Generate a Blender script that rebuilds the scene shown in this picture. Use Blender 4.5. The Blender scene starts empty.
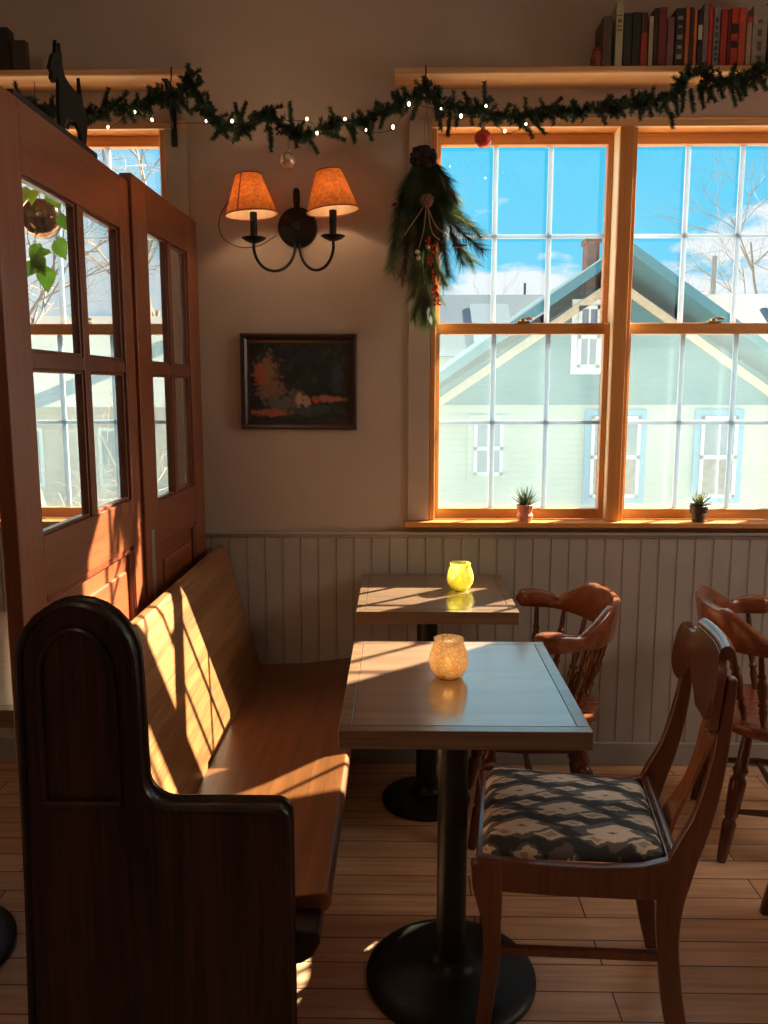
import bpy, math, random
from mathutils import Vector, Matrix
from math import sin, cos, pi, radians, atan2, sqrt
random.seed(11)
sc = bpy.context.scene
COL = sc.collection
# ------------------------------------------------------------------ camera
F, H, PT, YW = 840.0, 1.45, radians(8.46), radians(1.0)
D = 3.11                                    # distance of the window wall
fw = Vector((-sin(YW)*cos(PT), cos(YW)*cos(PT), -sin(PT)))
rt = Vector((cos(YW), sin(YW), 0)); up = rt.cross(fw)
cam = bpy.data.cameras.new('camera'); co = bpy.data.objects.new('camera', cam); COL.objects.link(co)
co.location = (0, 0, H); co.rotation_euler = (pi/2-PT, 0, YW)
cam.sensor_fit = 'VERTICAL'; cam.sensor_height = 24; cam.lens = F*24/1024; cam.clip_start = .05; cam.clip_end = 300
sc.camera = co
def ony(x, y, Y):
    d = fw*F + rt*(x-384) - up*(y-512)
    return Vector((0, 0, H)) + d*(Y/d.y)
# ------------------------------------------------------------------ mesh builder
class MB:
    def __init__(s): s.v = []; s.f = []
    def add(s, vs, fs):
        o = len(s.v); s.v += [tuple(p) for p in vs]; s.f += [tuple(i+o for i in f) for f in fs]; return s
    def box(s, a, b):
        x0, y0, z0 = a; x1, y1, z1 = b
        return s.add([(x0,y0,z0),(x1,y0,z0),(x1,y1,z0),(x0,y1,z0),(x0,y0,z1),(x1,y0,z1),(x1,y1,z1),(x0,y1,z1)],
                     [(0,3,2,1),(4,5,6,7),(0,1,5,4),(1,2,6,5),(2,3,7,6),(3,0,4,7)])
    def prism(s, poly, axis, a, b):
        n = len(poly)
        mk = {'x': lambda p, t: (t, p[0], p[1]), 'y': lambda p, t: (p[0], t, p[1]), 'z': lambda p, t: (p[0], p[1], t)}[axis]
        vs = [mk(p, a) for p in poly] + [mk(p, b) for p in poly]
        fs = [tuple(range(n))[::-1], tuple(range(n, 2*n))] + [(i, (i+1) % n, n+(i+1) % n, n+i) for i in range(n)]
        return s.add(vs, fs)
    def tube(s, pts, r, n=10, caps=True, squash=1.0):
        pts = [Vector(p) for p in pts]; m = len(pts)
        rs = r if isinstance(r, (list, tuple)) else [r]*m
        t0 = (pts[1]-pts[0]).normalized()
        ref = Vector((0, 0, 1)) if abs(t0.z) < .9 else Vector((1, 0, 0))
        N = t0.cross(ref).normalized(); vs = []
        for i, p in enumerate(pts):
            t = (pts[min(i+1, m-1)]-pts[max(i-1, 0)]).normalized()
            N = (N - t*N.dot(t)).normalized(); B = t.cross(N)
            for k in range(n):
                a = 2*pi*k/n; vs.append(p + N*cos(a)*rs[i] + B*sin(a)*rs[i]*squash)
        fs = [(i*n+k, i*n+(k+1) % n, (i+1)*n+(k+1) % n, (i+1)*n+k) for i in range(m-1) for k in range(n)]
        if caps: fs += [tuple(range(n))[::-1], tuple(range((m-1)*n, m*n))]
        return s.add(vs, fs)
    def lathe(s, prof, c=(0, 0, 0), n=32, M=None):
        vs = []; m = len(prof)
        for r, z in prof:
            for k in range(n):
                a = 2*pi*k/n; p = Vector((r*cos(a), r*sin(a), z))
                if M: p = M @ p
                vs.append(p+Vector(c))
        fs = [(i*n+k, i*n+(k+1) % n, (i+1)*n+(k+1) % n, (i+1)*n+k) for i in range(m-1) for k in range(n)]
        if prof[0][0] > 1e-6 and True: fs.append(tuple(range(n))[::-1])
        if prof[-1][0] > 1e-6: fs.append(tuple(range((m-1)*n, m*n)))
        return s.add(vs, fs)
    def shell(s, prof, c=(0, 0, 0), n=32, M=None):      # open lathe, no caps
        k0 = len(s.f); s.lathe(prof, c, n, M)
        s.f = [f for i, f in enumerate(s.f) if i < k0 or len(f) == 4]; return s
    def ball(s, c, r, n=12, m=8, sq=(1, 1, 1)):
        vs = [(c[0], c[1], c[2]-r*sq[2])]
        for j in range(1, m):
            t = pi*j/m
            for k in range(n):
                a = 2*pi*k/n; vs.append((c[0]+r*sin(t)*cos(a)*sq[0], c[1]+r*sin(t)*sin(a)*sq[1], c[2]-r*cos(t)*sq[2]))
        vs.append((c[0], c[1], c[2]+r*sq[2])); L = len(vs)-1
        fs = [(0, 1+(k+1) % n, 1+k) for k in range(n)]
        for j in range(m-2):
            o = 1+j*n; fs += [(o+k, o+(k+1) % n, o+n+(k+1) % n, o+n+k) for k in range(n)]
        o = 1+(m-2)*n; fs += [(o+k, o+(k+1) % n, L) for k in range(n)]
        return s.add(vs, fs)
    def needle(s, p, q, r):
        p = Vector(p); q = Vector(q); t = (q-p).normalized()
        a = t.orthogonal().normalized(); b = t.cross(a)
        return s.add([p+a*r, p-a*r*.5+b*r*.87, p-a*r*.5-b*r*.87, q], [(0, 1, 3), (1, 2, 3), (2, 0, 3)])
    def slab(s, us, lo, hi, fn, th, nz=8):              # bent board: columns us, from lo(u) to hi(u)
        vs = []; nu = len(us)
        for side in (0, 1):
            for u in us:
                for j in range(nz+1):
                    z = lo(u)+(hi(u)-lo(u))*j/nz
                    vs.append((fn(u, z)+side*th, u, z))
        K = nz+1; O = nu*K; fs = []
        for i in range(nu-1):
            for j in range(nz):
                a = i*K+j; fs += [(a, a+1, a+K+1, a+K), (O+a, O+a+K, O+a+K+1, O+a+1)]
            a = i*K; fs += [(a, a+K, O+a+K, O+a), (a+nz, O+a+nz, O+a+K+nz, a+K+nz)]
        for j in range(nz):
            fs += [(j, O+j, O+j+1, j+1), ((nu-1)*K+j, (nu-1)*K+j+1, O+(nu-1)*K+j+1, O+(nu-1)*K+j)]
        return s.add(vs, fs)
    def map(s, fn): s.v = [tuple(fn(Vector(p))) for p in s.v]; return s
    def build(s, name, mat, parent=None, bevel=0, ang=38, seg=2):
        me = bpy.data.meshes.new(name); me.from_pydata(s.v, [], s.f); me.update()
        me.materials.append(mat)
        me.polygons.foreach_set('use_smooth', [True]*len(me.polygons))
        me.set_sharp_from_angle(angle=radians(ang))
        o = bpy.data.objects.new(name, me); COL.objects.link(o)
        if parent: o.parent = parent
        if bevel:
            b = o.modifiers.new('bevel', 'BEVEL'); b.width = bevel; b.segments = seg; b.limit_method = 'ANGLE'; b.angle_limit = radians(35)
            b.harden_normals = True
        return o
def tag(o, label, cat, group=None, kind=None):
    o['label'] = label; o['category'] = cat
    if group: o['group'] = group
    if kind: o['kind'] = kind
    return o
def struct(o): o['kind'] = 'structure'; return o
def empty(name, loc=(0, 0, 0), rz=0):
    o = bpy.data.objects.new(name, None); COL.objects.link(o); o.location = loc; o.rotation_euler = (0, 0, rz)
    o.empty_display_size = .05; return o
def thing(name, label, cat, loc=(0, 0, 0), rz=0, group=None): return tag(empty(name, loc, rz), label, cat, group)
def copy_tree(o, parent=None):
    c = o.copy(); COL.objects.link(c)
    if parent: c.parent = parent
    for ch in [x for x in ALL() if x.parent == o]: copy_tree(ch, c)
    return c
def ALL(): return list(bpy.data.objects)
def smooth(pts, k=6):                                   # Catmull-Rom
    P = [Vector(p) for p in pts]; P = [P[0]*2-P[1]] + P + [P[-1]*2-P[-2]]; out = []
    for i in range(1, len(P)-2):
        a, b, c, d = P[i-1:i+3]
        for j in range(k):
            t = j/k
            out.append(.5*((2*b)+(c-a)*t+(2*a-5*b+4*c-d)*t*t+(3*b-a-3*c+d)*t**3))
    out.append(P[-2]); return out
def ribbon(path, w):                                    # 2D outline around a centre line
    P = [Vector(p) for p in path]; L = []; R = []
    for i, p in enumerate(P):
        t = (P[min(i+1, len(P)-1)]-P[max(i-1, 0)]).normalized(); n = Vector((-t.y, t.x)); L.append(p+n*w[i]/2); R.append(p-n*w[i]/2)
    return [tuple(p) for p in L+R[::-1]]
# ------------------------------------------------------------------ materials
def newmat(name):
    m = bpy.data.materials.new(name); m.use_nodes = True; nt = m.node_tree; nt.nodes.clear()
    out = nt.nodes.new('ShaderNodeOutputMaterial'); return m, nt, out
def N(nt, t, **kw):
    n = nt.nodes.new('ShaderNode'+t)
    for k, v in kw.items():
        if k.startswith('i_'): n.inputs[k[2:].replace('_', ' ')].default_value = v
        else: setattr(n, k, v)
    return n
def ramp(nt, src, stops):
    r = N(nt, 'ValToRGB'); e = r.color_ramp.elements
    while len(e) < len(stops): e.new(.5)
    for i, (p, c) in enumerate(stops): e[i].position = p; e[i].color = (*c, 1) if len(c) == 3 else c
    nt.links.new(src, r.inputs[0]); return r.outputs[0]
def princ(nt, out, rough=.5, metal=0, coat=0, spec=.5):
    b = N(nt, 'BsdfPrincipled'); b.inputs['Roughness'].default_value = rough; b.inputs['Metallic'].default_value = metal
    b.inputs['Coat Weight'].default_value = coat; b.inputs['Coat Roughness'].default_value = .15; b.inputs['Specular IOR Level'].default_value = spec
    nt.links.new(b.outputs[0], out.inputs[0]); return b
def plain(name, c, rough=.5, metal=0, var=.12, scale=20, bump=0, coat=0, spec=.5, bscale=60):
    m, nt, out = newmat(name); b = princ(nt, out, rough, metal, coat, spec)
    tc = N(nt, 'TexCoord'); n = N(nt, 'TexNoise'); n.inputs['Scale'].default_value = scale; n.inputs['Detail'].default_value = 4
    nt.links.new(tc.outputs['Object'], n.inputs['Vector'])
    nt.links.new(ramp(nt, n.outputs['Fac'], [(.3, [x*(1-var) for x in c]), (.7, [min(1, x*(1+var)) for x in c])]), b.inputs['Base Color'])
    if bump:
        n2 = N(nt, 'TexNoise'); n2.inputs['Scale'].default_value = bscale; n2.inputs['Detail'].default_value = 3
        nt.links.new(tc.outputs['Object'], n2.inputs['Vector'])
        bp = N(nt, 'Bump'); bp.inputs['Strength'].default_value = bump; bp.inputs['Distance'].default_value = .004
        nt.links.new(n2.outputs['Fac'], bp.inputs['Height']); nt.links.new(bp.outputs[0], b.inputs['Normal'])
    return m
def wood(name, light, dark, axis='x', rough=.35, coat=.3, k=1.0, bump=.15, contrast=(.36, .66), spec=.5):
    m, nt, out = newmat(name); b = princ(nt, out, rough, 0, coat, spec)
    tc = N(nt, 'TexCoord'); mp = N(nt, 'Mapping'); s = [26*k, 26*k, 26*k]; s['xyz'.index(axis)] = 1.7*k; mp.inputs['Scale'].default_value = s
    nt.links.new(tc.outputs['Object'], mp.inputs['Vector'])
    n1 = N(nt, 'TexNoise'); n1.inputs['Scale'].default_value = 1; n1.inputs['Detail'].default_value = 5; n1.inputs['Distortion'].default_value = 1.1
    nt.links.new(mp.outputs[0], n1.inputs['Vector'])
    mp2 = N(nt, 'Mapping'); s2 = [220*k]*3; s2['xyz'.index(axis)] = 7*k; mp2.inputs['Scale'].default_value = s2
    nt.links.new(tc.outputs['Object'], mp2.inputs['Vector'])
    n2 = N(nt, 'TexNoise'); n2.inputs['Scale'].default_value = 1; n2.inputs['Detail'].default_value = 2
    nt.links.new(mp2.outputs[0], n2.inputs['Vector'])
    a = N(nt, 'Math', operation='MULTIPLY_ADD'); a.inputs[1].default_value = .38; nt.links.new(n2.outputs['Fac'], a.inputs[0])
    sm = N(nt, 'Math', operation='MULTIPLY'); sm.inputs[1].default_value = .62; nt.links.new(n1.outputs['Fac'], sm.inputs[0]); nt.links.new(sm.outputs[0], a.inputs[2])
    nt.links.new(ramp(nt, a.outputs[0], [(contrast[0], dark), (contrast[1], light)]), b.inputs['Base Color'])
    bp = N(nt, 'Bump'); bp.inputs['Strength'].default_value = bump; bp.inputs['Distance'].default_value = .002
    nt.links.new(a.outputs[0], bp.inputs['Height']); nt.links.new(bp.outputs[0], b.inputs['Normal'])
    return m
def emis(name, c, s):
    m, nt, out = newmat(name); e = N(nt, 'Emission'); e.inputs[0].default_value = (*c, 1); e.inputs[1].default_value = s
    nt.links.new(e.outputs[0], out.inputs[0]); return m
def glassy(name, dust, dcol, refl=.06, tint=(.95, .98, .98)):
    m, nt, out = newmat(name)
    tr = N(nt, 'BsdfTransparent'); tr.inputs[0].default_value = (*tint, 1)
    gl = N(nt, 'BsdfGlossy'); gl.inputs['Roughness'].default_value = .02
    lw = N(nt, 'LayerWeight'); lw.inputs[0].default_value = .5
    pw = N(nt, 'Math', operation='POWER'); pw.inputs[1].default_value = 4.5; nt.links.new(lw.outputs['Facing'], pw.inputs[0])
    fr = N(nt, 'Math', operation='MULTIPLY_ADD'); fr.inputs[1].default_value = .5; fr.inputs[2].default_value = refl*.5; nt.links.new(pw.outputs[0], fr.inputs[0])
    m1 = N(nt, 'MixShader'); nt.links.new(fr.outputs[0], m1.inputs[0]); nt.links.new(tr.outputs[0], m1.inputs[1]); nt.links.new(gl.outputs[0], m1.inputs[2])
    tl = N(nt, 'BsdfTranslucent'); tl.inputs[0].default_value = (*dcol, 1); df = N(nt, 'BsdfDiffuse'); df.inputs[0].default_value = (*dcol, 1)
    m2 = N(nt, 'MixShader'); m2.inputs[0].default_value = .35; nt.links.new(tl.outputs[0], m2.inputs[1]); nt.links.new(df.outputs[0], m2.inputs[2])
    tc = N(nt, 'TexCoord'); no = N(nt, 'TexNoise'); no.inputs['Scale'].default_value = 6; no.inputs['Detail'].default_value = 6; nt.links.new(tc.outputs['Object'], no.inputs['Vector'])
    mr = N(nt, 'MapRange'); mr.inputs['To Min'].default_value = dust*.7; mr.inputs['To Max'].default_value = dust*1.3; nt.links.new(no.outputs['Fac'], mr.inputs['Value'])
    m3 = N(nt, 'MixShader'); nt.links.new(mr.outputs[0], m3.inputs[0]); nt.links.new(m1.outputs[0], m3.inputs[1]); nt.links.new(m2.outputs[0], m3.inputs[2])
    nt.links.new(m3.outputs[0], out.inputs[0]); return m
def translu(name, c, fac=.6, spec=.1, rough=.4, var=.2, scale=40):
    m, nt, out = newmat(name); tc = N(nt, 'TexCoord'); n = N(nt, 'TexNoise'); n.inputs['Scale'].default_value = scale; n.inputs['Detail'].default_value = 5
    nt.links.new(tc.outputs['Object'], n.inputs['Vector'])
    cc = ramp(nt, n.outputs['Fac'], [(.35, [x*(1-var) for x in c]), (.65, [min(1, x*(1+var)) for x in c])])
    tl = N(nt, 'BsdfTranslucent'); df = N(nt, 'BsdfDiffuse'); nt.links.new(cc, tl.inputs[0]); nt.links.new(cc, df.inputs[0])
    m2 = N(nt, 'MixShader'); m2.inputs[0].default_value = 1-fac; nt.links.new(tl.outputs[0], m2.inputs[1]); nt.links.new(df.outputs[0], m2.inputs[2])
    gl = N(nt, 'BsdfGlossy'); gl.inputs['Roughness'].default_value = rough; m3 = N(nt, 'MixShader'); m3.inputs[0].default_value = spec
    nt.links.new(m2.outputs[0], m3.inputs[1]); nt.links.new(gl.outputs[0], m3.inputs[2]); nt.links.new(m3.outputs[0], out.inputs[0]); return m

m_wall = plain('plaster_paint', (.50, .415, .36), .85, var=.05, scale=5, bump=.25, bscale=45)
m_wains = plain('wainscot_paint', (.41, .385, .36), .5, var=.08, scale=8)
m_base = plain('baseboard_paint', (.34, .33, .31), .5, var=.08, scale=8)
m_ceil = plain('ceiling_paint', (.6, .55, .48), .9, var=.03)
m_trim = wood('fir_window_wood_vertical', (.72, .33, .1), (.56, .22, .06), 'z', .35, .3, contrast=(.3, .7))
m_trimx = wood('fir_window_wood_horizontal', (.72, .33, .1), (.56, .22, .06), 'x', .35, .3, contrast=(.3, .7))
m_shelf = wood('pine_shelf_wood', (.78, .50, .27), (.62, .34, .15), 'x', .5, .1, .6)
m_munt = None
m_door = wood('varnished_door_wood_vertical', (.29, .085, .03), (.15, .04, .016), 'z', .36, .25, .8, contrast=(.3, .7))
m_doorx = wood('varnished_door_wood_horizontal', (.29, .085, .03), (.15, .04, .016), 'y', .36, .25, .8, contrast=(.3, .7))
m_mould = wood('dark_door_moulding', (.25, .06, .025), (.13, .03, .015), 'z', .3, .3)
m_bars = wood('shaded_glazing_bar', (.22, .07, .03), (.12, .035, .016), 'z', .36, .25, .8, contrast=(.3, .7))  # bars face away from the window; their shade is put into the colour
m_pewdark = wood('dark_oak_end', (.050, .019, .011), (.009, .0045, .004), 'z', .38, .12, .6, .5, spec=.3, contrast=(.42, .62))
m_oak = wood('golden_oak_back', (.34, .155, .052), (.17, .066, .02), 'y', .4, .15, .8, .25, contrast=(.38, .6))
m_oakseat = wood('oak_seat', (.21, .078, .024), (.12, .042, .013), 'y', .35, .2, .8, .2)
m_table = wood('table_oak_veneer', (.30, .19, .125), (.17, .10, .065), 'x', .28, 1.0, .7, .05, contrast=(.3, .7))
for _n in m_table.node_tree.nodes:
    if _n.type == 'BSDF_PRINCIPLED': _n.inputs['Coat IOR'].default_value = 1.95; _n.inputs['Coat Roughness'].default_value = .17
m_tedge = wood('table_edge_wood', (.26, .165, .10), (.12, .07, .042), 'x', .28, .8, .9, .1)
m_iron = plain('black_cast_iron', (.018, .019, .02), .38, .4, bump=.3, bscale=120)
m_chair = wood('mahogany_chair', (.20, .06, .027), (.10, .028, .013), 'z', .28, .4, .8)
m_capt = wood('maple_captain_chair', (.30, .085, .03), (.15, .038, .015), 'x', .25, .4, .7)
m_captz = wood('shaded_maple_turnings', (.13, .038, .016), (.07, .02, .01), 'z', .22, .5, .7)  # legs and spindles darkened: their shade is put into the wood colour
m_black = plain('black_metal', (.012, .011, .011), .4, .5)
m_brass = plain('aged_brass', (.55, .42, .2), .35, .9)
m_steel = plain('worn_steel', (.45, .45, .42), .4, .8)
m_pane = glassy('dusty_window_glass', .012, (.62, .82, 1))
m_dpane = glassy('old_divider_glass', .02, (.85, .85, .8))
m_screen = glassy('insect_screen_mesh', .06, (.62, .84, 1))
m_pine = plain('garland_needle_green', (.028, .062, .032), .6, var=.5, scale=30)
m_pine2 = translu('long_needle_green', (.075, .12, .05), .4, .05, var=.6, scale=12)
m_dark = plain('dried_brown_moss', (.035, .02, .014), .9, var=.4)
m_twig = plain('brown_twig', (.09, .045, .025), .8, var=.3)
m_rope = plain('jute_cord', (.35, .25, .16), .9)

m_munt = translu('cream_muntin', (.60, .70, .82), .34, .02, var=.03)
# floor
def mfloor():
    m, nt, out = newmat('maple_floorboards'); b = princ(nt, out, .42, 0, .15)
    tc = N(nt, 'TexCoord'); mp = N(nt, 'Mapping'); mp.inputs['Location'].default_value = (.31, -2.044, 0); nt.links.new(tc.outputs['Object'], mp.inputs['Vector'])
    br = N(nt, 'TexBrick'); br.offset = .37; br.offset_frequency = 2; br.squash = 1
    for k, v in {'Scale': 1, 'Mortar Size': .0022, 'Mortar Smooth': .2, 'Bias': 0, 'Brick Width': .83, 'Row Height': .0965}.items(): br.inputs[k].default_value = v
    br.inputs['Color1'].default_value = (.72, .46, .29, 1); br.inputs['Color2'].default_value = (.58, .35, .205, 1); br.inputs['Mortar'].default_value = (.09, .04, .02, 1)
    nt.links.new(mp.outputs[0], br.inputs['Vector'])
    mp2 = N(nt, 'Mapping'); mp2.inputs['Scale'].default_value = (2.5, 45, 1); nt.links.new(tc.outputs['Object'], mp2.inputs['Vector'])
    n = N(nt, 'TexNoise'); n.inputs['Scale'].default_value = 1; n.inputs['Detail'].default_value = 6; n.inputs['Distortion'].default_value = .8; nt.links.new(mp2.outputs[0], n.inputs['Vector'])
    n2 = N(nt, 'TexNoise'); n2.inputs['Scale'].default_value = 3.5; n2.inputs['Detail'].default_value = 6; nt.links.new(tc.outputs['Object'], n2.inputs['Vector'])
    mx = N(nt, 'MixRGB', blend_type='MULTIPLY'); mx.inputs[0].default_value = 1; nt.links.new(br.outputs['Color'], mx.inputs[1])
    nt.links.new(ramp(nt, n.outputs['Fac'], [(.3, (.78, .74, .7)), (.65, (1.12, 1.08, 1.04))]), mx.inputs[2])
    mx2 = N(nt, 'MixRGB', blend_type='MULTIPLY'); mx2.inputs[0].default_value = 1; nt.links.new(mx.outputs[0], mx2.inputs[1])
    nt.links.new(ramp(nt, n2.outputs['Fac'], [(.3, (.85, .82, .8)), (.6, (1.05, 1.05, 1.05))]), mx2.inputs[2])
    nt.links.new(mx2.outputs[0], b.inputs['Base Color'])
    bp = N(nt, 'Bump'); bp.inputs['Strength'].default_value = .5; bp.inputs['Distance'].default_value = .003; bp.invert = True
    nt.links.new(br.outputs['Fac'], bp.inputs['Height']); nt.links.new(bp.outputs[0], b.inputs['Normal'])
    nt.links.new(ramp(nt, n2.outputs['Fac'], [(.3, (.38,)*3), (.7, (.5,)*3)]), b.inputs['Roughness'])
    return m
m_floor = mfloor()

# ------------------------------------------------------------------ room shell
X0, X1, YB, ZC = -3.0, 2.7, -2.6, 2.95
struct(MB().box((X0-.1, YB-.1, -.1), (X1+.1, D+.16, 0)).build('floor', m_floor))
struct(MB().box((X0-.1, YB-.1, ZC), (X1+.1, D+.16, ZC+.1)).build('ceiling', m_ceil))
struct(MB().box((X0-.12, YB-.1, 0), (X0, D+.16, ZC)).build('wall_left', m_wall))
struct(MB().box((X1, YB-.1, 0), (X1+.12, D+.16, ZC)).build('wall_right', m_wall))
struct(MB().box((X0, YB-.12, 0), (X1, YB, ZC)).build('wall_front', m_wall))
ZS, ZH = .938, 2.352                        # opening bottom / top
W1 = (-1.485, -.845); W2 = (.132, .778); W3 = (.833, 1.466)
wb = MB()
for a, b in ((X0, W1[0]-.02), (W1[1]+.02, W2[0]-.02), (W3[1]+.02, X1)): wb.box((a, D, 0), (b, D+.15, ZC))
for a, b in ((W1[0]-.02, W1[1]+.02), (W2[0]-.02, W3[1]+.02)):
    wb.box((a, D, 0), (b, D+.15, ZS)); wb.box((a, D, ZH+.02), (b, D+.15, ZC))
struct(wb.build('wall_back', m_wall))
# beadboard wainscot with a real groove every 67 mm
prof = []; x = X0+.02
while x < X1-.1:
    w = .067
    prof += [(x+.0012, D-.014), (x+w-.0085, D-.014), (x+w-.0075, D-.0125), (x+w-.0065, D-.014), (x+w-.0022, D-.014), (x+w-.0014, D-.008), (x+w-.0002, D-.008)]
    x += w
poly = [(X0+.02, D-.001)] + prof + [(x, D-.001)]
wn = MB(); n = len(poly); wn.v = [(p[0], p[1], z) for z in (.09, .898) for p in poly]
wn.f = [(i, (i+1) % n, n+(i+1) % n, n+i) for i in range(n)]
struct(wn.build('trim_1', m_wains, ang=20))
struct(MB().box((X0+.02, D-.02, .893), (X1-.02, D, .908)).box((X0+.02, D-.03, .905), (X1-.02, D, .917)).build('trim_2', m_wains, bevel=.003))
struct(MB().box((X0+.02, D-.024, 0), (X1-.02, D, .093)).build('baseboard_back', m_base, bevel=.004))
# flat painted casings
struct(MB().box((.034, D-.012, .958), (.112, D, 2.372)).build('trim_3', m_wall, bevel=.002))
struct(MB().box((W1[1]+.018, D-.012, .958), (W1[1]+.098, D, 2.372)).build('trim_4', m_wall, bevel=.002))
struct(MB().box((W1[0]-.098, D-.012, .958), (W1[0]-.018, D, 2.372)).build('trim_5', m_wall, bevel=.002))
# sills and head casings
struct(MB().box((.02, D-.052, .936), (1.56, D+.05, .957)).build('trim_6', m_trimx, bevel=.005))
struct(MB().box((W1[0]-.1, D-.052, .936), (W1[1]+.11, D+.05, .957)).build('trim_7', m_trimx, bevel=.005))
struct(MB().box((.112, D-.016, 2.345), (1.56, D, 2.372)).box((.112, D-.022, 2.366), (1.56, D, 2.374)).build('trim_8', m_shelf, bevel=.002))
struct(MB().box((W1[0]-.1, D-.016, 2.345), (W1[1]+.1, D, 2.372)).build('trim_9', m_shelf, bevel=.002))
struct(MB().box((W2[1]-.010, D-.02, .957), (.817, D, 2.345)).box((W2[1]+.018, D, .957), (W3[0]-.018, D+.15, 2.352)).build('trim_10', m_trim, bevel=.003))

m_liner = plain('cream_jamb_liner', (.85, .76, .58), .6, var=.03)
def window(n, x0, x1):
    w = struct(empty('window_%d' % n, ((x0+x1)/2, D, ZS)))
    ox, oz = (x0+x1)/2, ZS
    def B(*bs):
        mb = MB()
        for a, b in bs: mb.box((a[0]-ox, a[1]-D, a[2]-oz), (b[0]-ox, b[1]-D, b[2]-oz))
        return mb
    B(((x0-.018, D-.002, .957), (x0, D+.15, ZH)), ((x1, D-.002, .957), (x1+.018, D+.15, ZH)),
      ((x0-.018, D-.002, ZH), (x1+.018, D+.15, ZH+.018))).build('window_frame', m_trim, w, .002)
    B(((x0-.018, D+.05, ZS-.002), (x1+.018, D+.15, .95))).build('outer_sill', m_trimx, w, .002)
    B(((x0, D+.012, .957), (x0+.004, D+.13, ZH)), ((x1-.006, D+.012, .957), (x1, D+.13, ZH))).build('jamb_liner', m_liner, w)
    gx0, gx1 = x0+.019, x1-.026
    mid0, mid1 = 1.650, 1.682
    # lower sash (inner), upper sash (outer)
    for nm, ya, za, zb, b_, t_ in (('lower_sash', D+.045, .957, mid1, .038, .040), ('upper_sash', D+.088, mid0, ZH, .035, .038)):
        yb = ya+.036
        B(((x0+.0045, ya, za), (gx0, yb, zb)), ((gx1, ya, za), (x1-.0065, yb, zb))).build(nm+'_stiles', m_trim, w, .003)
        s = B(((gx0-.002, ya+.001, za), (gx1+.002, yb-.001, za+b_)), ((gx0-.002, ya+.001, zb-t_), (gx1+.002, yb-.001, zb))).build(nm, m_trimx, w, .003)
        g0, g1 = za+b_, zb-t_
        B(((gx0-.004, ya+.016, g0-.004), (gx1+.004, ya+.019, g1+.004))).build('pane', m_pane, s)
        cs = []
        for k in (1, 2):
            xm = gx0+(gx1-gx0)*k/3; cs.append(((xm-.009, ya+.021, g0), (xm+.009, ya+.032, g1)))
        zm = (g0+g1)/2; cs.append(((gx0, ya+.0215, zm-.007), (gx1, ya+.0315, zm+.007)))
        B(*cs).build('muntins', m_munt, s, .002)
    B(((gx0-.01, D+.135, .955), (gx1+.012, D+.137, mid1))).build('insect_screen', m_screen, w)
    lk = MB(); lk.box((-.022, .035, mid1-oz), (.022, .062, mid1-oz+.006)); lk.lathe([(.001, 0), (.014, 0), (.014, .008), (.006, .013), (0, .013)], (0, .05, mid1-oz+.006), 14)
    lk.tube([(0, .05, mid1-oz+.015), (.02, .045, mid1-oz+.017), (.034, .04, mid1-oz+.014)], .005, 8)
    lk.build('sash_lock', m_brass, w)
window(1, *W1); window(2, *W2); window(3, *W3)

# ------------------------------------------------------------------ glazed doors used as a booth divider
def glazed_door(label, y0, y1, gy0, gy1, x, th, gz0, gz1, zt, mz, muy, muw):
    t = thing('glazed_door', label, 'door', (x, y0, 0), 0, 'old glazed doors standing as a booth divider')
    def L(a): return (a[0], a[1]-y0, a[2])
    def B(m, a, b): m.box(L(a), L(b))
    f = MB(); B(f, (-th, y0, 0), (0, gy0, zt)); B(f, (-th, gy1, 0), (0, y1, zt)); f.build('stile', m_door, t, .003)
    r = MB(); B(r, (-th+.0005, gy0, gz1), (-.0005, gy1, zt-.0005)); B(r, (-th+.0005, gy0, gz0-.13), (-.0005, gy1, gz0)); B(r, (-th+.0005, gy0, 0), (-.0005, gy1, .22)); r.build('rail', m_doorx, t, .003)
    p = MB(); B(p, (-th*.7, gy0, .2), (-th*.35, gy1, gz0-.12)); B(p, (-th*.5, gy0+.06, .27), (-th*.12, gy1-.06, gz0-.19)); p.build('panel', m_doorx, t, .006)
    md = MB()
    for (a, b, c, d) in ((gy0, gy0+.014, .22, gz0-.13), (gy1-.03, gy1, .22, gz0-.13), (gy0, gy1, gz0-.146, gz0-.13), (gy0, gy1, .22, .236)):
        B(md, (-th*.36, a, c), (-.003, b, d))
    if True:
        for k in range(2): B(md, (-th*.36, gy1-.026+k*.011, .23), (-.0005, gy1-.021+k*.011, gz0-.14))
    md.build('panel_moulding', m_mould, t, .003)
    mu = MB(); mw = muw/2
    B(mu, (-th*.85, muy-mw, gz0), (-.003, muy+mw, gz1)); B(mu, (-th*.85+.001, gy0, mz-.016), (-.004, gy1, mz+.016))
    # glazing bead around each pane
    for a, b in ((gy0, muy-mw), (muy+mw, gy1)):
        for c, d in ((gz0, mz-.016), (mz+.016, gz1)):
            e = .008
            B(mu, (-th*.8, a, c), (-.008, a+e, d)); B(mu, (-th*.8, b-e, c), (-.008, b, d)); B(mu, (-th*.8, a, c), (-.008, b, c+e)); B(mu, (-th*.8, a, d-e), (-.008, b, d))
    mu.build('glazing_bars', m_bars, t, .0025)
    for a, b in ((gy0, muy-mw), (muy+mw, gy1)):
        for c, d in ((gz0, mz-.016), (mz+.016, gz1)):
            g = MB(); B(g, (-th*.5-.0015, a+.002, c+.002), (-th*.5+.0015, b-.002, d-.002)); g.build('pane', m_dpane, t)
    return t
XD = -.741
d1 = glazed_door('reddish glazed divider door nearer the camera, with the metal goat on its top', 1.600, 2.388, 1.716, 2.306, XD, .034, 1.140, 1.868, 2.006, 1.504, 2.028, .040)
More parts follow.
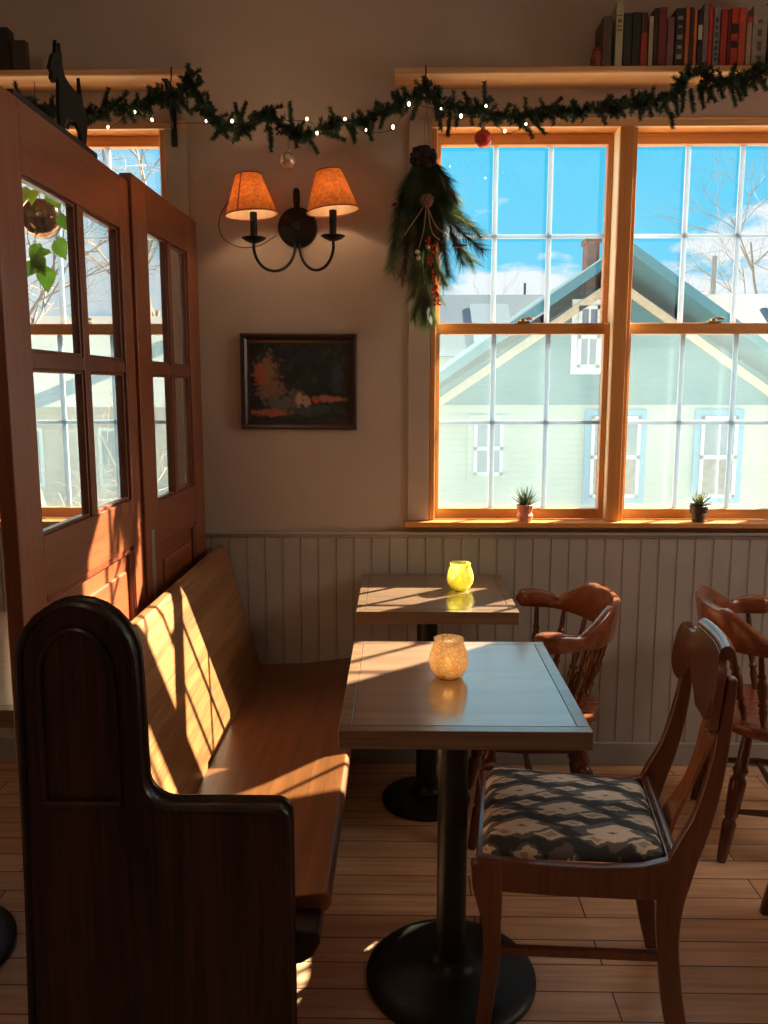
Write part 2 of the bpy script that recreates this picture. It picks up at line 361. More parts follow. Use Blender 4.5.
d2 = glazed_door('reddish glazed divider door next to the window wall, metal strike plate on its stile', 2.392, 3.090, 2.520, 2.955, XD+.008, .034, 1.105, 1.905, 2.030, 1.504, 2.745, .036)
d2.rotation_euler = (0, 0, radians(-1.0))
sp = MB(); sp.box((0, .045, .80), (.0025, .072, 1.03)); sp.box((.001, .05, .83), (.0035, .067, .87)); sp.box((.001, .05, .93), (.0035, .067, .97))
s_ = sp.build('strike_plate', m_steel, d2, .001); s_['label'] = 'worn steel strike plate'

# ------------------------------------------------------------------ pew
pw = thing('church_pew', 'dark oak church pew with rounded end panel beside the divider', 'pew', (-.45, 1.47, 0))
def pl(p): return (p[0]+.45, p[1]-1.47, p[2])
arc = [(-.716, 0), (-.714, .012), (-.697, .5), (-.688, .91)]
for k in range(1, 14):
    a = pi - pi*k/14; arc.append((-.583+.105*cos(a), .937+.128*sin(a)**.9))
arc += [(-.478, .91), (-.476, .77)]
for k in range(1, 8):
    a = pi+pi/2*k/8; arc.append((-.416+.060*cos(a), .737+.060*sin(a)))
arc += [(-.41, .677), (-.232, .677)]
for k in range(1, 6):
    a = pi/2-pi/2*k/6; arc.append((-.229+.024*cos(a), .653+.024*sin(a)))
arc += [(-.205, .64), (-.205, .012), (-.205, 0)]
e = MB(); e.prism([(a+.45, b) for a, b in arc], 'y', -.02, .025); ep = e.build('end_panel', m_pewdark, pw, .009, seg=3)
bd = MB(); pth = [(-.652, .685), (-.650, .90)]
for k in range(1, 12):
    a = pi - pi*k/12; pth.append((-.583+.068*cos(a), .925+.095*sin(a)))
pth += [(-.514, .90), (-.514, .685)]
bd.tube([(a+.45, -.021, b) for a, b in pth], .0065, 8)
bd.tube([(-.656+.45, -.024, .688), (-.510+.45, -.024, .688)], .009, 10)
bd.build('panel_bead', m_pewdark, ep)
# edge moulding that rims the end panel
rim = MB(); rim.tube([(a+.45, -.018, b) for a, b in arc[1:-1]], .008, 8); rim.tube([(a+.45, .022, b) for a, b in arc[1:-1]], .008, 8); rim.build('edge_moulding', m_pewdark, ep)
bk = MB(); bk.prism([(-.068, .37), (-.115, .37), (-.245, .82), (-.240, .852), (-.222, .868), (-.203, .862), (-.19, .835)], 'y', .02, 1.615); bk.build('backrest', m_oak, pw, .004)
seat = [(-.085, .355), (-.085, .402), (.10, .408), (.28, .432), (.305, .435), (.315, .425), (.315, .405), (.305, .393), (.27, .388)]
st = MB(); st.prism(seat, 'y', .10, 1.615); st.build('seat', m_oakseat, pw, .004)
ur = MB(); ur.prism([(.25, .40), (.295, .40), (.30, .375), (.285, .345), (.262, .330), (.235, .325), (-.1, .32), (-.1, .36)], 'y', .026, .12)
for yy in (.8, 1.57): ur.prism([(.27, .395), (.24, .30), (.18, .12), (.2, 0), (-.2, 0), (-.13, .37)], 'y', yy, yy+.035)
ur.box((-.07, .02, .33), (-.045, 1.61, .375))
ur.build('seat_support', m_pewdark, pw, .006)

# ------------------------------------------------------------------ tables
def table(label, x0, x1, y0, y1, bx, by, br=.222, zt=.757):
    cx, cy = (x0+x1)/2, (y0+y1)/2; th = .04
    t = thing('pedestal_table', label, 'table', (bx, by, 0), 0, 'square pedestal tables')
    ax, bx_, ay, by_ = x0-bx, x1-bx, y0-by, y1-by
    MB().box((ax+.028, ay+.03, zt-.03), (bx_-.028, by_-.03, zt)).build('tabletop', m_table, t)
    e = MB(); g = .0015
    e.box((ax, ay, zt-th), (bx_, ay+.03-g, zt)); e.box((ax, by_-.03+g, zt-th), (bx_, by_, zt)); e.box((ax, ay+.03, zt-th), (ax+.028-g, by_-.03, zt)); e.box((bx_-.028+g, ay+.03, zt-th), (bx_, by_-.03, zt))
    e.build('edge_band', m_tedge, t, .0015)
    s = MB(); s.box((-.16, -.02, zt-.05), (.16, .02, zt-.031)); s.box((-.02, -.16, zt-.05), (.02, .16, zt-.031)); s.build('cross_bracket', m_iron, t, .002)
    MB().lathe([(.036, .03), (.036, zt-.045)], (0, 0, 0), 32).build('column', m_iron, t)
    MB().lathe([(br-.004, 0), (br, .004), (br, .016), (br-.006, .022), (br*.8, .030), (br*.35, .040), (.062, .046), (.05, .056), (.045, .07), (.037, .075)], (0, 0, 0), 64).build('base', m_iron, t)
    return t
table('oak pedestal table in the foreground, with the amber candle jar, black round iron base', -.122, .397, 1.627, 2.240, .132, 1.895, .209)
table('oak pedestal table pushed against the window wall, with the bright yellow candle jar', -.132, .377, 2.545, 3.08, .10, 2.80, .155)
table('dark pedestal table beyond the glazed divider, cut by the left photo edge', -1.62, -.80, 1.722, 2.53, -1.22, 1.95)

# candle jars
def mjar(name, c, c2):
    m, nt, out = newmat(name); tc = N(nt, 'TexCoord')
    vo = N(nt, 'TexVoronoi', feature='DISTANCE_TO_EDGE'); vo.inputs['Scale'].default_value = 95; nt.links.new(tc.outputs['Object'], vo.inputs['Vector'])
    cc = ramp(nt, vo.outputs['Distance'], [(.02, c2), (.12, c)])
    tl = N(nt, 'BsdfTranslucent'); nt.links.new(cc, tl.inputs[0]); df = N(nt, 'BsdfDiffuse'); nt.links.new(cc, df.inputs[0]); tr = N(nt, 'BsdfTransparent'); nt.links.new(cc, tr.inputs[0])
    gl = N(nt, 'BsdfGlossy'); gl.inputs['Roughness'].default_value = .15
    a = N(nt, 'MixShader'); a.inputs[0].default_value = .3; nt.links.new(tl.outputs[0], a.inputs[1]); nt.links.new(df.outputs[0], a.inputs[2])
    b = N(nt, 'MixShader'); b.inputs[0].default_value = .35; nt.links.new(a.outputs[0], b.inputs[1]); nt.links.new(tr.outputs[0], b.inputs[2])
    d = N(nt, 'MixShader'); d.inputs[0].default_value = .07; nt.links.new(b.outputs[0], d.inputs[1]); nt.links.new(gl.outputs[0], d.inputs[2])
    bp = N(nt, 'Bump'); bp.inputs['Strength'].default_value = .8; bp.inputs['Distance'].default_value = .002; nt.links.new(vo.outputs['Distance'], bp.inputs['Height'])
    for q in (tl, df, gl): nt.links.new(bp.outputs[0], q.inputs['Normal'])
    nt.links.new(d.outputs[0], out.inputs[0]); return m
m_wax = translu('candle_wax', (.9, .8, .55), .5, .05)
m_flame = emis('candle_flame', (1, .6, .25), 6)
def jar(label, x, y, m, s=1.0, pw_=.25):
    t = thing('candle_jar', label, 'candle holder', (x, y, .7572), 0, 'textured glass candle jars')
    pr = [(.026, 0), (.034, .006), (.044, .022), (.0475, .038), (.0455, .056), (.0395, .075), (.0358, .084), (.0356, .090), (.0366, .0955)]
    g = MB(); g.shell([(r*s, z*s) for r, z in pr] + [(.0342*s, .095*s), (.0332*s, .086*s), (.0370*s, .074*s), (.0425*s, .055*s), (.045*s, .038*s), (.0415*s, .023*s), (.031*s, .009*s)], (0, 0, 0), 40)
    g.lathe([(0, .0005), (.0262*s, .0005), (.0262*s, .008), (0, .008)], (0, 0, 0), 40)
    g.build('glass', m, t, ang=60)
    c = MB().lathe([(.020, .009), (.020, .028), (0, .028)], (0, 0, 0), 20).build('tealight', m_wax, t)
    MB().ball((0, 0, .038), .0045, 8, 8, (1, 1, 2)).build('flame', m_flame, c)
    l = bpy.data.lights.new('candle_glow', 'POINT'); l.energy = pw_; l.color = (1, .66, .34); l.shadow_soft_size = .01
    lo = bpy.data.objects.new('candle_glow', l); COL.objects.link(lo); lo.location = (0, 0, .045); lo.parent = t
m_jar1 = mjar('amber_net_glass', (.99, .92, .72), (.90, .55, .22)); m_jar2 = mjar('yellow_net_glass', (.97, .95, .42), (.92, .86, .3))
jar('amber netted glass candle jar on the foreground table', .122, 1.955, m_jar1, 1.0, .10)
jar('yellow netted glass candle jar on the table against the wall', .214, 2.845, m_jar2, .98, .05)

# ------------------------------------------------------------------ side chair
def mikat():
    m, nt, out = newmat('ikat_fabric'); b = princ(nt, out, .75, 0, 0, .3)
    tc = N(nt, 'TexCoord'); no = N(nt, 'TexNoise'); no.inputs['Scale'].default_value = 42; no.inputs['Detail'].default_value = 3; nt.links.new(tc.outputs['Object'], no.inputs['Vector'])
    sp = N(nt, 'SeparateXYZ'); nt.links.new(tc.outputs['Object'], sp.inputs[0])
    ns = N(nt, 'Math', operation='MULTIPLY_ADD'); ns.inputs[1].default_value = .018; ns.inputs[2].default_value = -.009; nt.links.new(no.outputs['Fac'], ns.inputs[0])
    hi = N(nt, 'TexNoise'); hi.inputs['Scale'].default_value = 1; hi.inputs['Detail'].default_value = 1
    mp = N(nt, 'Mapping'); mp.inputs['Scale'].default_value = (25, 260, 1); nt.links.new(tc.outputs['Object'], mp.inputs[0]); nt.links.new(mp.outputs[0], hi.inputs['Vector'])
    hs = N(nt, 'Math', operation='MULTIPLY_ADD'); hs.inputs[1].default_value = .02; hs.inputs[2].default_value = -.01; nt.links.new(hi.outputs['Fac'], hs.inputs[0])
    def M(op, a, b=None, c=None):
        q = N(nt, 'Math', operation=op)
        for i, v in enumerate((a, b, c)):
            if v is None: continue
            if isinstance(v, (int, float)): q.inputs[i].default_value = v
            else: nt.links.new(v, q.inputs[i])
        return q.outputs[0]
    X = M('ADD', M('ADD', sp.outputs[0], ns.outputs[0]), hs.outputs[0]); Y = M('ADD', sp.outputs[1], ns.outputs[0])
    def cell(px, py, ox, oy):
        u = M('SUBTRACT', M('FRACT', M('ADD', M('DIVIDE', X, px), ox)), .5); v = M('SUBTRACT', M('FRACT', M('ADD', M('DIVIDE', Y, py), oy)), .5)
        return M('ABSOLUTE', M('MULTIPLY', u, px)), M('ABSOLUTE', M('MULTIPLY', v, py))
    def diamond(px, py, ox, oy, rx, ry):
        u, v = cell(px, py, ox, oy); return M('ADD', M('DIVIDE', u, rx), M('DIVIDE', v, ry))
    d1 = diamond(.20, .16, .13, .33, .062, .028); d2 = diamond(.20, .16, .63, .83, .062, .028)
    d3 = diamond(.10, .08, .13, .42, .034, .013); d4 = diamond(.10, .08, .63, .92, .030, .012)
    big = M('MINIMUM', d1, d2); sm = M('MINIMUM', d3, d4)
    ring = M('GREATER_THAN', sm, .5); a = M('MULTIPLY', M('LESS_THAN', sm, 1.0), M('ADD', M('MULTIPLY', ring, .5), .5))
    bigm = M('LESS_THAN', big, 1.0); eye = M('GREATER_THAN', big, .16)
    pat = M('MAXIMUM', a, M('MULTIPLY', bigm, eye))
    gray = M('MULTIPLY', M('LESS_THAN', M('MINIMUM', big, M('ADD', sm, .1)), 1.5), .10)
    pat = M('MAXIMUM', pat, gray)
    nt.links.new(ramp(nt, pat, [(0, (.06, .066, .072)), (.12, (.19, .195, .19)), (1, (.80, .71, .58))]), b.inputs['Base Color'])
    w = N(nt, 'TexNoise'); w.inputs['Scale'].default_value = 500; nt.links.new(tc.outputs['Object'], w.inputs['Vector'])
    bp = N(nt, 'Bump'); bp.inputs['Strength'].default_value = .3; bp.inputs['Distance'].default_value = .001; nt.links.new(w.outputs['Fac'], bp.inputs['Height']); nt.links.new(bp.outputs[0], b.inputs['Normal'])
    return m
ch = thing('side_chair', 'mahogany side chair with ikat patterned seat and rolled crest, pulled up to the foreground table', 'chair', (.416, 1.868, 0), radians(-7.5))
def vs_(s): return lambda p: Vector((p.x, s*(.208 - .085*(p.x)) + p.y, p.z))
# rear leg + back post share one centre line (u, z)
post = smooth([(.235, 0), (.205, .13), (.188, .28), (.190, .385), (.212, .47), (.245, .56), (.268, .67), (.281, .78), (.288, .868)], 5)
pwid = []
for p in post:
    z = p.y
    pwid.append(.046 + .018*max(0, 1-abs(z-.42)/.14) - (.026*(z-.5)/.36 if z > .5 else 0))
ki = min(range(len(post)), key=lambda i: abs(post[i].y-.42))
def front_leg():
    c = smooth([(-.208, 0), (-.196, .10), (-.184, .22), (-.186, .32), (-.196, .40), (-.200, .448)], 5)
    w = [.029 + .010*min(1, p.y/.25) + (.026*max(0, (p.y-.30)/.10) if p.y > .30 else 0) for p in c]
    w = [min(x, .066) for x in w]
    return ribbon(c, w)
for s in (-1, 1):
    MB().prism(front_leg(), 'y', -.014, .018).map(vs_(s)).build('leg', m_chair, ch, .005)
    MB().prism(ribbon(post[:ki+1], pwid[:ki+1]), 'y', -.014, .014).map(vs_(s)).build('leg', m_chair, ch, .005)
    MB().prism(ribbon(post[ki-1:], pwid[ki-1:]), 'y', -.0135, .0135).map(vs_(s)).build('back_post', m_chair, ch, .005)
    rail = [(-.23, .425), (-.222, .450), (-.20, .459), (-.10, .449), (.04, .446), (.13, .452), (.18, .468), (.215, .50), (.225, .45), (.19, .378), (.10, .376), (-.05, .378), (-.19, .384), (-.222, .395)]
    MB().prism(rail, 'y', -.0125, .0125).map(vs_(s)).build('side_rail', m_chair, ch, .005)
    MB().box((-.18, -.008, .232), (.185, .008, .252)).map(vs_(s)).build('stretcher', m_chair, ch, .003)
MB().box((-.222, -.215, .385), (-.200, .215, .446)).build('front_rail', m_chair, ch, .004)
MB().box((.180, -.185, .385), (.205, .185, .462)).build('rear_rail', m_chair, ch, .004)
MB().tube([(.196, -.18, .466), (.196, .18, .466)], .010, 10).build('seat_bead', m_chair, ch)
# upholstered pad, crowned and dipped
pd = MB(); nu, nv = 22, 22
top = []
for i in range(nu+1):
    for j in range(nv+1):
        a = i/nu*2-1; b = j/nv*2-1
        u = -.012+.198*a; hw = .200-.075*u-.016
        ed = 1-max(abs(a)**6, abs(b)**6)
        # round corner
        z = .452+.030*ed**.5 + .010*(1-a*a)*(1-b*b)
        uu = u*(1-.015*b**4); vv = hw*b*(1-.02*a**4)
        top.append((uu, vv, z))
pd.v = top + [(p[0], p[1], .44) for p in top]; K = nv+1; O = len(top)
for i in range(nu):
    for j in range(nv):
        a = i*K+j; pd.f += [(a, a+K, a+K+1, a+1), (O+a, O+a+1, O+a+K+1, O+a+K)]
for i in range(nu): pd.f += [(i*K, O+i*K, O+(i+1)*K, (i+1)*K), (i*K+nv, (i+1)*K+nv, O+(i+1)*K+nv, O+i*K+nv)]
for j in range(nv): pd.f += [(j, j+1, O+j+1, O+j), (nu*K+j, O+nu*K+j, O+nu*K+j+1, nu*K+j+1)]
pd.build('seat_pad', mikat(), ch, ang=70)
# crest board
def uc(v, z): return .243 + .10*(z-.74) + .030*(1-(v/.2)**2)
def ctop(v):
    a = abs(v)
    if a > .172: return .80+.088*sqrt(max(0, 1-((a-.172)/.038)**2))*.95
    if a > .105: return .886-.012*sin((a-.105)/.067*pi)-.004
    return .893
def cbot(v):
    a = abs(v)
    if a > .165: return .79-.050*sqrt(max(0, 1-((a-.165)/.045)**2))
    if a > .14: return .74+.012*(.165-a)/.025
    if a > .115: return .752+.043*(.14-a)/.025
    return .795-.075*min(1, (.115-a)/.07)
cu = [-.2099+.4198*i/60 for i in range(61)]
MB().slab(cu, cbot, ctop, uc, .017, 6).build('crest_rail', m_chair, ch, .003)
MB().tube([(uc(v, .9)+.016, v, .895) for v in [-.112+.224*i/10 for i in range(11)]], .0155, 16).build('crest_roll', m_chair, ch, .002)
# lyre splat: two prongs joining into a blade
def us(v, z):
    p = min(post, key=lambda q: abs(q.y-z)); return p.x-.004+.03*max(0, min(1, (z-.47)/.3))*(1-(v/.2)**2)
sm_post = [(p.y, p.x) for p in post]
def upost(z):
    for (z0, x0), (z1, x1) in zip(sm_post, sm_post[1:]):
        if z0 <= z <= z1: return x0+(x1-x0)*(z-z0)/(z1-z0)
    return sm_post[-1][1]
def strip(path, th):
    m = MB(); n = len(path)
    for z, a, b in path:
        u = upost(z)+.022*max(0, min(1, (z-.45)/.3))
        m.v += [(u, a, z), (u, b, z), (u+th, b, z), (u+th, a, z)]
    for i in range(n-1):
        o = i*4
        for k in range(4): m.f.append((o+k, o+(k+1) % 4, o+4+(k+1) % 4, o+4+k))
    m.f += [(3, 2, 1, 0), (n*4-4, n*4-3, n*4-2, n*4-1)]; return m
spl = MB()
low = strip([(.43+.25*i/14, -(.058-.030*sin(i/14*pi*.9)), .058-.030*sin(i/14*pi*.9)) for i in range(15)], .011)
spl.add(low.v, low.f)
for s in (-1, 1):
    q = []
    for i in range(9):
        z = .66+.10*i/8; c = .020+.030*(i/8)**1.3; q.append((z, min(s*(c-.016), s*(c+.016)), max(s*(c-.016), s*(c+.016))))
    q = strip(q, .011); spl.add(q.v, q.f)
spl.build('splat', wood('splat_veneer', (.42, .15, .055), (.26, .08, .03), 'z', .25, .4, .8), ch, .002)

# ------------------------------------------------------------------ captain's chairs
def turned(p0, p1, prof, n=14):
    p0, p1 = Vector(p0), Vector(p1); L = (p1-p0).length; q = (p1-p0).to_track_quat('Z', 'Y').to_matrix().to_4x4()
    return MB().lathe([(r, t*L) for t, r in prof], p0, n, q)
LEG = [(0, .013), (.05, .016), (.18, .019), (.30, .021), (.33, .015), (.36, .021), (.5, .024), (.62, .025), (.66, .017), (.70, .024), (.74, .018), (.9, .016), (1, .015)]
SPN = [(0, .008), (.1, .010), (.2, .013), (.27, .009), (.31, .014), (.35, .009), (.5, .015), (.6, .015), (.68, .009), (.72, .013), (.76, .009), (.9, .009), (1, .007)]
def captain(label, loc, rz, grp='wooden captain chairs'):
    t = thing('captain_chair', label, 'chair', loc, rz, grp)   # local: faces -x, back at +x
    ZSEAT = .43
    # saddle seat
    m = MB(); n = 48; rings = [(1.0, -.034), (1.03, -.024), (1.035, -.012), (1.01, 0), (.93, .001), (.75, -.006), (.5, -.010), (.25, -.009), (.02, -.008)]
    def oc(a):
        c, s = cos(a), sin(a); x = .205*(abs(c)**.8)*(1 if c > 0 else -1); y = .215*(abs(s)**.8)*(1 if s > 0 else -1)
        if c < 0: y *= 1.03
        return x, y
    for k, dz in rings:
        for i in range(n):
            x, y = oc(2*pi*i/n); m.v.append((x*k, y*k, ZSEAT+dz))
    for j in range(len(rings)-1):
        for i in range(n): m.f.append((j*n+i, j*n+(i+1) % n, (j+1)*n+(i+1) % n, (j+1)*n+i))
    m.f += [tuple(range(n))[::-1], tuple(range((len(rings)-1)*n, len(rings)*n))]
    m.build('seat', m_capt, t, ang=50)
    for sx in (-1, 1):
        for sy in (-1, 1):
            turned((sx*.20, sy*.205, 0), (sx*.125, sy*.135, ZSEAT-.03), LEG).build('leg', m_captz, t)
    s = MB()
    for sy in (-1, 1):
        p = turned((-.185, sy*.188, .16), (.185, sy*.188, .16), [(0, .007), (.3, .011), (.5, .014), (.7, .011), (1, .007)]); s.add(p.v, p.f)
    p = turned((0, -.185, .16), (0, .185, .16), [(0, .007), (.3, .011), (.5, .014), (.7, .011), (1, .007)]); s.add(p.v, p.f)
    s.build('stretcher', m_captz, t)
    # arm bow : horseshoe, tall at the back, paddles at the front
    nb = 60; mb = MB()
    for i in range(nb+1):
        q = i/nb*2-1; a = q*radians(98)
        r = .285 if abs(q) < .8 else .285
        cx, cy = .238*cos(a), .275*sin(a)
        if abs(a) > pi/2: cx = -(abs(a)-pi/2)*.26; cy = .275*(1 if a > 0 else -1)
        tx = Vector((cos(a), sin(a), 0)) if abs(a) < pi/2 else Vector((0, 1 if a > 0 else -1, 0))
        b = abs(q); hb = max(0, 1-(b/.62)**2)
        ztop = .722+.062*min(1, hb*1.6)**.8+.010*sin(b*9)*(b > .3)
        zbot = .672-.012*hb
        w = .016+.012*(b > .72)*min(1, (b-.72)/.12)
        if b > .94: k = sqrt(max(.05, 1-((b-.94)/.06)**2)); w *= k; mid = (ztop+zbot)/2; ztop = mid+(ztop-mid)*k; zbot = mid+(zbot-mid)*k
        lean = .018*hb
        for (o, z, l) in ((-w*.7, zbot, 0), (-w, zbot+.01, 0), (-w*.9, ztop-.008, lean), (-w*.5, ztop, lean), (w*.5, ztop, lean), (w*.9, ztop-.008, lean), (w, zbot+.01, 0), (w*.7, zbot, 0)):
            P = Vector((cx, cy, z))+tx*(o+l); mb.v.append(tuple(P))
    for i in range(nb):
        for k in range(8): mb.f.append((i*8+k, (i+1)*8+k, (i+1)*8+(k+1) % 8, i*8+(k+1) % 8))
    mb.f += [tuple(range(8)), tuple(range(nb*8, nb*8+8))[::-1]]
    mb.build('arm_bow', m_capt, t, ang=50)
    for q in (-.82, -.58, -.36, -.12, .12, .36, .58, .82):
        a = q*radians(98); cx, cy = .238*cos(a), .275*sin(a)
        if abs(a) > pi/2: cx = -(abs(a)-pi/2)*.26; cy = .273*(1 if a > 0 else -1)
        b0 = (cx*.68, cy*.66, ZSEAT-.006)
        turned(b0, (cx, cy, .668), SPN, 12).build('spindle', m_captz, t)
    return t
captain('wooden captain chair facing the table against the wall, nearest the candle tables', (.445, 2.68, 0), radians(-3))
captain('wooden captain chair behind the patterned side chair, cut by the right photo edge', (1.225, 2.60, 0), radians(172))

captain('wooden captain chair mostly beyond the right photo edge, only one foot showing on the floorboards', (1.222, 1.965, 0), radians(180))

# ------------------------------------------------------------------ shelves and books
def shelf(label, x0, x1, brk):
    t = thing('wall_shelf', label, 'shelf', ((x0+x1)/2, D, 2.475), 0, 'pine shelves above the windows')
    ox = (x0+x1)/2; h = .023
    pr = [(D-.147, .006), (D-.143, .001), (D-.138, 0), (D, 0), (D, h), (D-.138, h), (D-.143, h-.001), (D-.147, h-.006)]
    MB().prism([(a-D, b) for a, b in pr], 'x', x0-ox, x1-ox).build('board', m_shelf, t, .001)
    for bx in brk:
        b = MB(); b.box((bx-.010-ox, -.018, -.19), (bx+.010-ox, -.0125, -.03)); b.box((bx-.010-ox, -.12, -.005), (bx+.010-ox, -.021, -.0005))
        b.tube([(bx-ox, -.015, -.13), (bx-ox, -.05, -.10), (bx-ox, -.09, -.03), (bx-ox, -.1, -.005)], .005, 8)
        b.build('bracket', m_black, t, .001)
    return t
shelf('pine wall shelf at upper left, above the divider and small window', -1.75, -.713, (-.79,))
shelf('pine wall shelf at upper right, holding the row of books', -.016, 1.66, (1.6,))
ZB = 2.4985
def book(label, pxa, pxb, pytop, col, depth=.12, lean=0, lab=None, grp='books on the upper right shelf', rough=.55):
    Yf = D-.135
    a = ony(pxa, 70, Yf).x; b = ony(pxb, 70, Yf).x; zt = ony((pxa+pxb)/2, pytop, Yf).z
    w = max(.008, b-a-.0015); h = max(.05, zt-ZB)
    t = thing('book', label, 'book', (a, Yf, ZB), 0, grp)
    c = .002; m = MB(); m.box((0, 0, 0), (w, c, h)); m.box((0, c, 0), (c, depth, h)); m.box((w-c, c, 0), (w, depth, h))
    m.build('cover', plain('book_cover_%d' % pxa, col, rough, var=.15, scale=60), t, .0008)
    MB().box((c, c, .003), (w-c, depth-.004, h-.004)).build('pages', m_page, t)
    if lab:
        ml = plain('spine_label_%d' % pxa, lab[1], .6)
        for (z0, z1, k) in lab[0]: MB().box((w*(.5-k/2), -.0006, h*z0), (w*(.5+k/2), .0004, h*z1)).build('spine_label', ml, t)
    return t
m_page = plain('book_pages', (.6, .52, .4), .9)
cream = (.5, .46, .33)
BK = [(614.5, 622, 2, (.42, .40, .27), 'tall pale cream book, first of the upright row', ([(.55, .58, .7), (.62, .64, .7), (.68, .74, .5), (.78, .8, .7)], (.12, .1, .06))),
 (622.5, 631, 13, (.018, .018, .018), 'thick black book just right of the pale cream one', None),
 (631.3, 639.5, 12, (.02, .018, .018), 'second black book, between the first black one and a red spine', None),
 (639.8, 646.5, 12, (.32, .03, .02), 'red book with dark upper spine beside the black pair', ([(.62, .98, 1.0)], (.05, .012, .01))),
 (647.5, 652.2, 16, (.4, .33, .22), 'slim pale tan book between red and dark brown spines', None),
 (652.4, 656.6, 8, (.04, .022, .016), 'slim dark brown book left of the maroon one', None),
 (657, 665.3, 7, (.16, .03, .025), 'wide maroon book in the left half of the row', None),
 (666, 673, 17, (.2, .1, .085), 'short dusty rose book right of the maroon one', None),
 (673.8, 683, 8, (.02, .018, .018), 'black book with pale diagonal marks on its spine', ([(.12, .2, .6), (.3, .36, .5), (.46, .54, .6), (.66, .7, .5), (.8, .86, .6)], (.3, .26, .2))),
 (683.6, 688, 6, (.45, .1, .03), 'orange book beside the black marked one', None),
 (688.3, 691.6, 7, (.06, .03, .02), 'thin brown book between two orange spines', None),
 (692, 695.6, 9, (.5, .12, .03), 'thin bright orange book, second orange of the row', None),
 (696.2, 701, 9, (.02, .02, .022), 'black book with a white label low on its spine', ([(.46, .72, .95)], (.55, .52, .42))),
 (701.3, 706.8, 3, (.2, .15, .13), 'grey brown book left of the vivid red one', None),
 (707, 711, 3, (.5, .03, .025), 'vivid red slim book left of the lettered grey one', None),
 (711.5, 718.3, 7, (.2, .2, .2), 'grey book with dark lettering down its spine', ([(.08, .14, .5), (.17, .22, .5), (.26, .34, .5), (.38, .43, .5), (.48, .57, .5), (.62, .68, .5), (.74, .82, .5)], (.03, .03, .03))),
 (719, 725.5, 9, (.42, .035, .025), 'red book right of the lettered grey one', None),
 (725.8, 728.6, 9, (.15, .02, .018), 'thin dark red book between two red spines', None),
 (729, 736.6, 7, (.45, .04, .025), 'red book with two black squares on its spine', ([(.55, .72, .9), (.3, .42, .9)], (.02, .015, .015))),
 (737, 744, 7, (.5, .08, .035), 'orange red book left of the tan one', None),
 (744.8, 750, 16, (.42, .3, .17), 'short tan book with a red cap band', ([(.86, .99, 1.0)], (.4, .03, .02))),
 (750.5, 765.2, 5, (.33, .27, .22), 'thick pale taupe book, widest of the row', ([(.1, .16, .3), (.24, .4, .3), (.48, .6, .3), (.7, .76, .3)], (.1, .08, .07))),
 (765.6, 775, 1, (.015, .015, .015), 'black book at the right end of the row, cut by the photo edge', None)]
for b in BK: book(b[4], b[0], b[1], b[2], b[3], lab=b[5])
book('faded brown book standing behind the left end of the row', 602, 611, 16, (.09, .06, .045))
book('dark brown tall book on the upper left shelf, at the photo edge', -9, 10, 27, (.02, .016, .014), depth=.05, grp='books on the upper left shelf')
book('dim brown book beside the taller dark one on the upper left shelf', 13, 27, 40, (.045, .03, .022), depth=.03, grp='books on the upper left shelf')
# small red pot on right shelf
rp = ony(597, 70, D-.11)
rb = thing('trinket_pot', 'small dusty red pot on the shelf left of the books', 'pot', (rp.x, D-.11, ZB))
MB().lathe([(.012, 0), (.02, .01), (.024, .03), (.02, .045), (.014, .055), (.017, .062), (.013, .062), (.010, .05)], (0, 0, 0), 20).build('body', plain('red_clay', (.25, .07, .045), .7), rb)

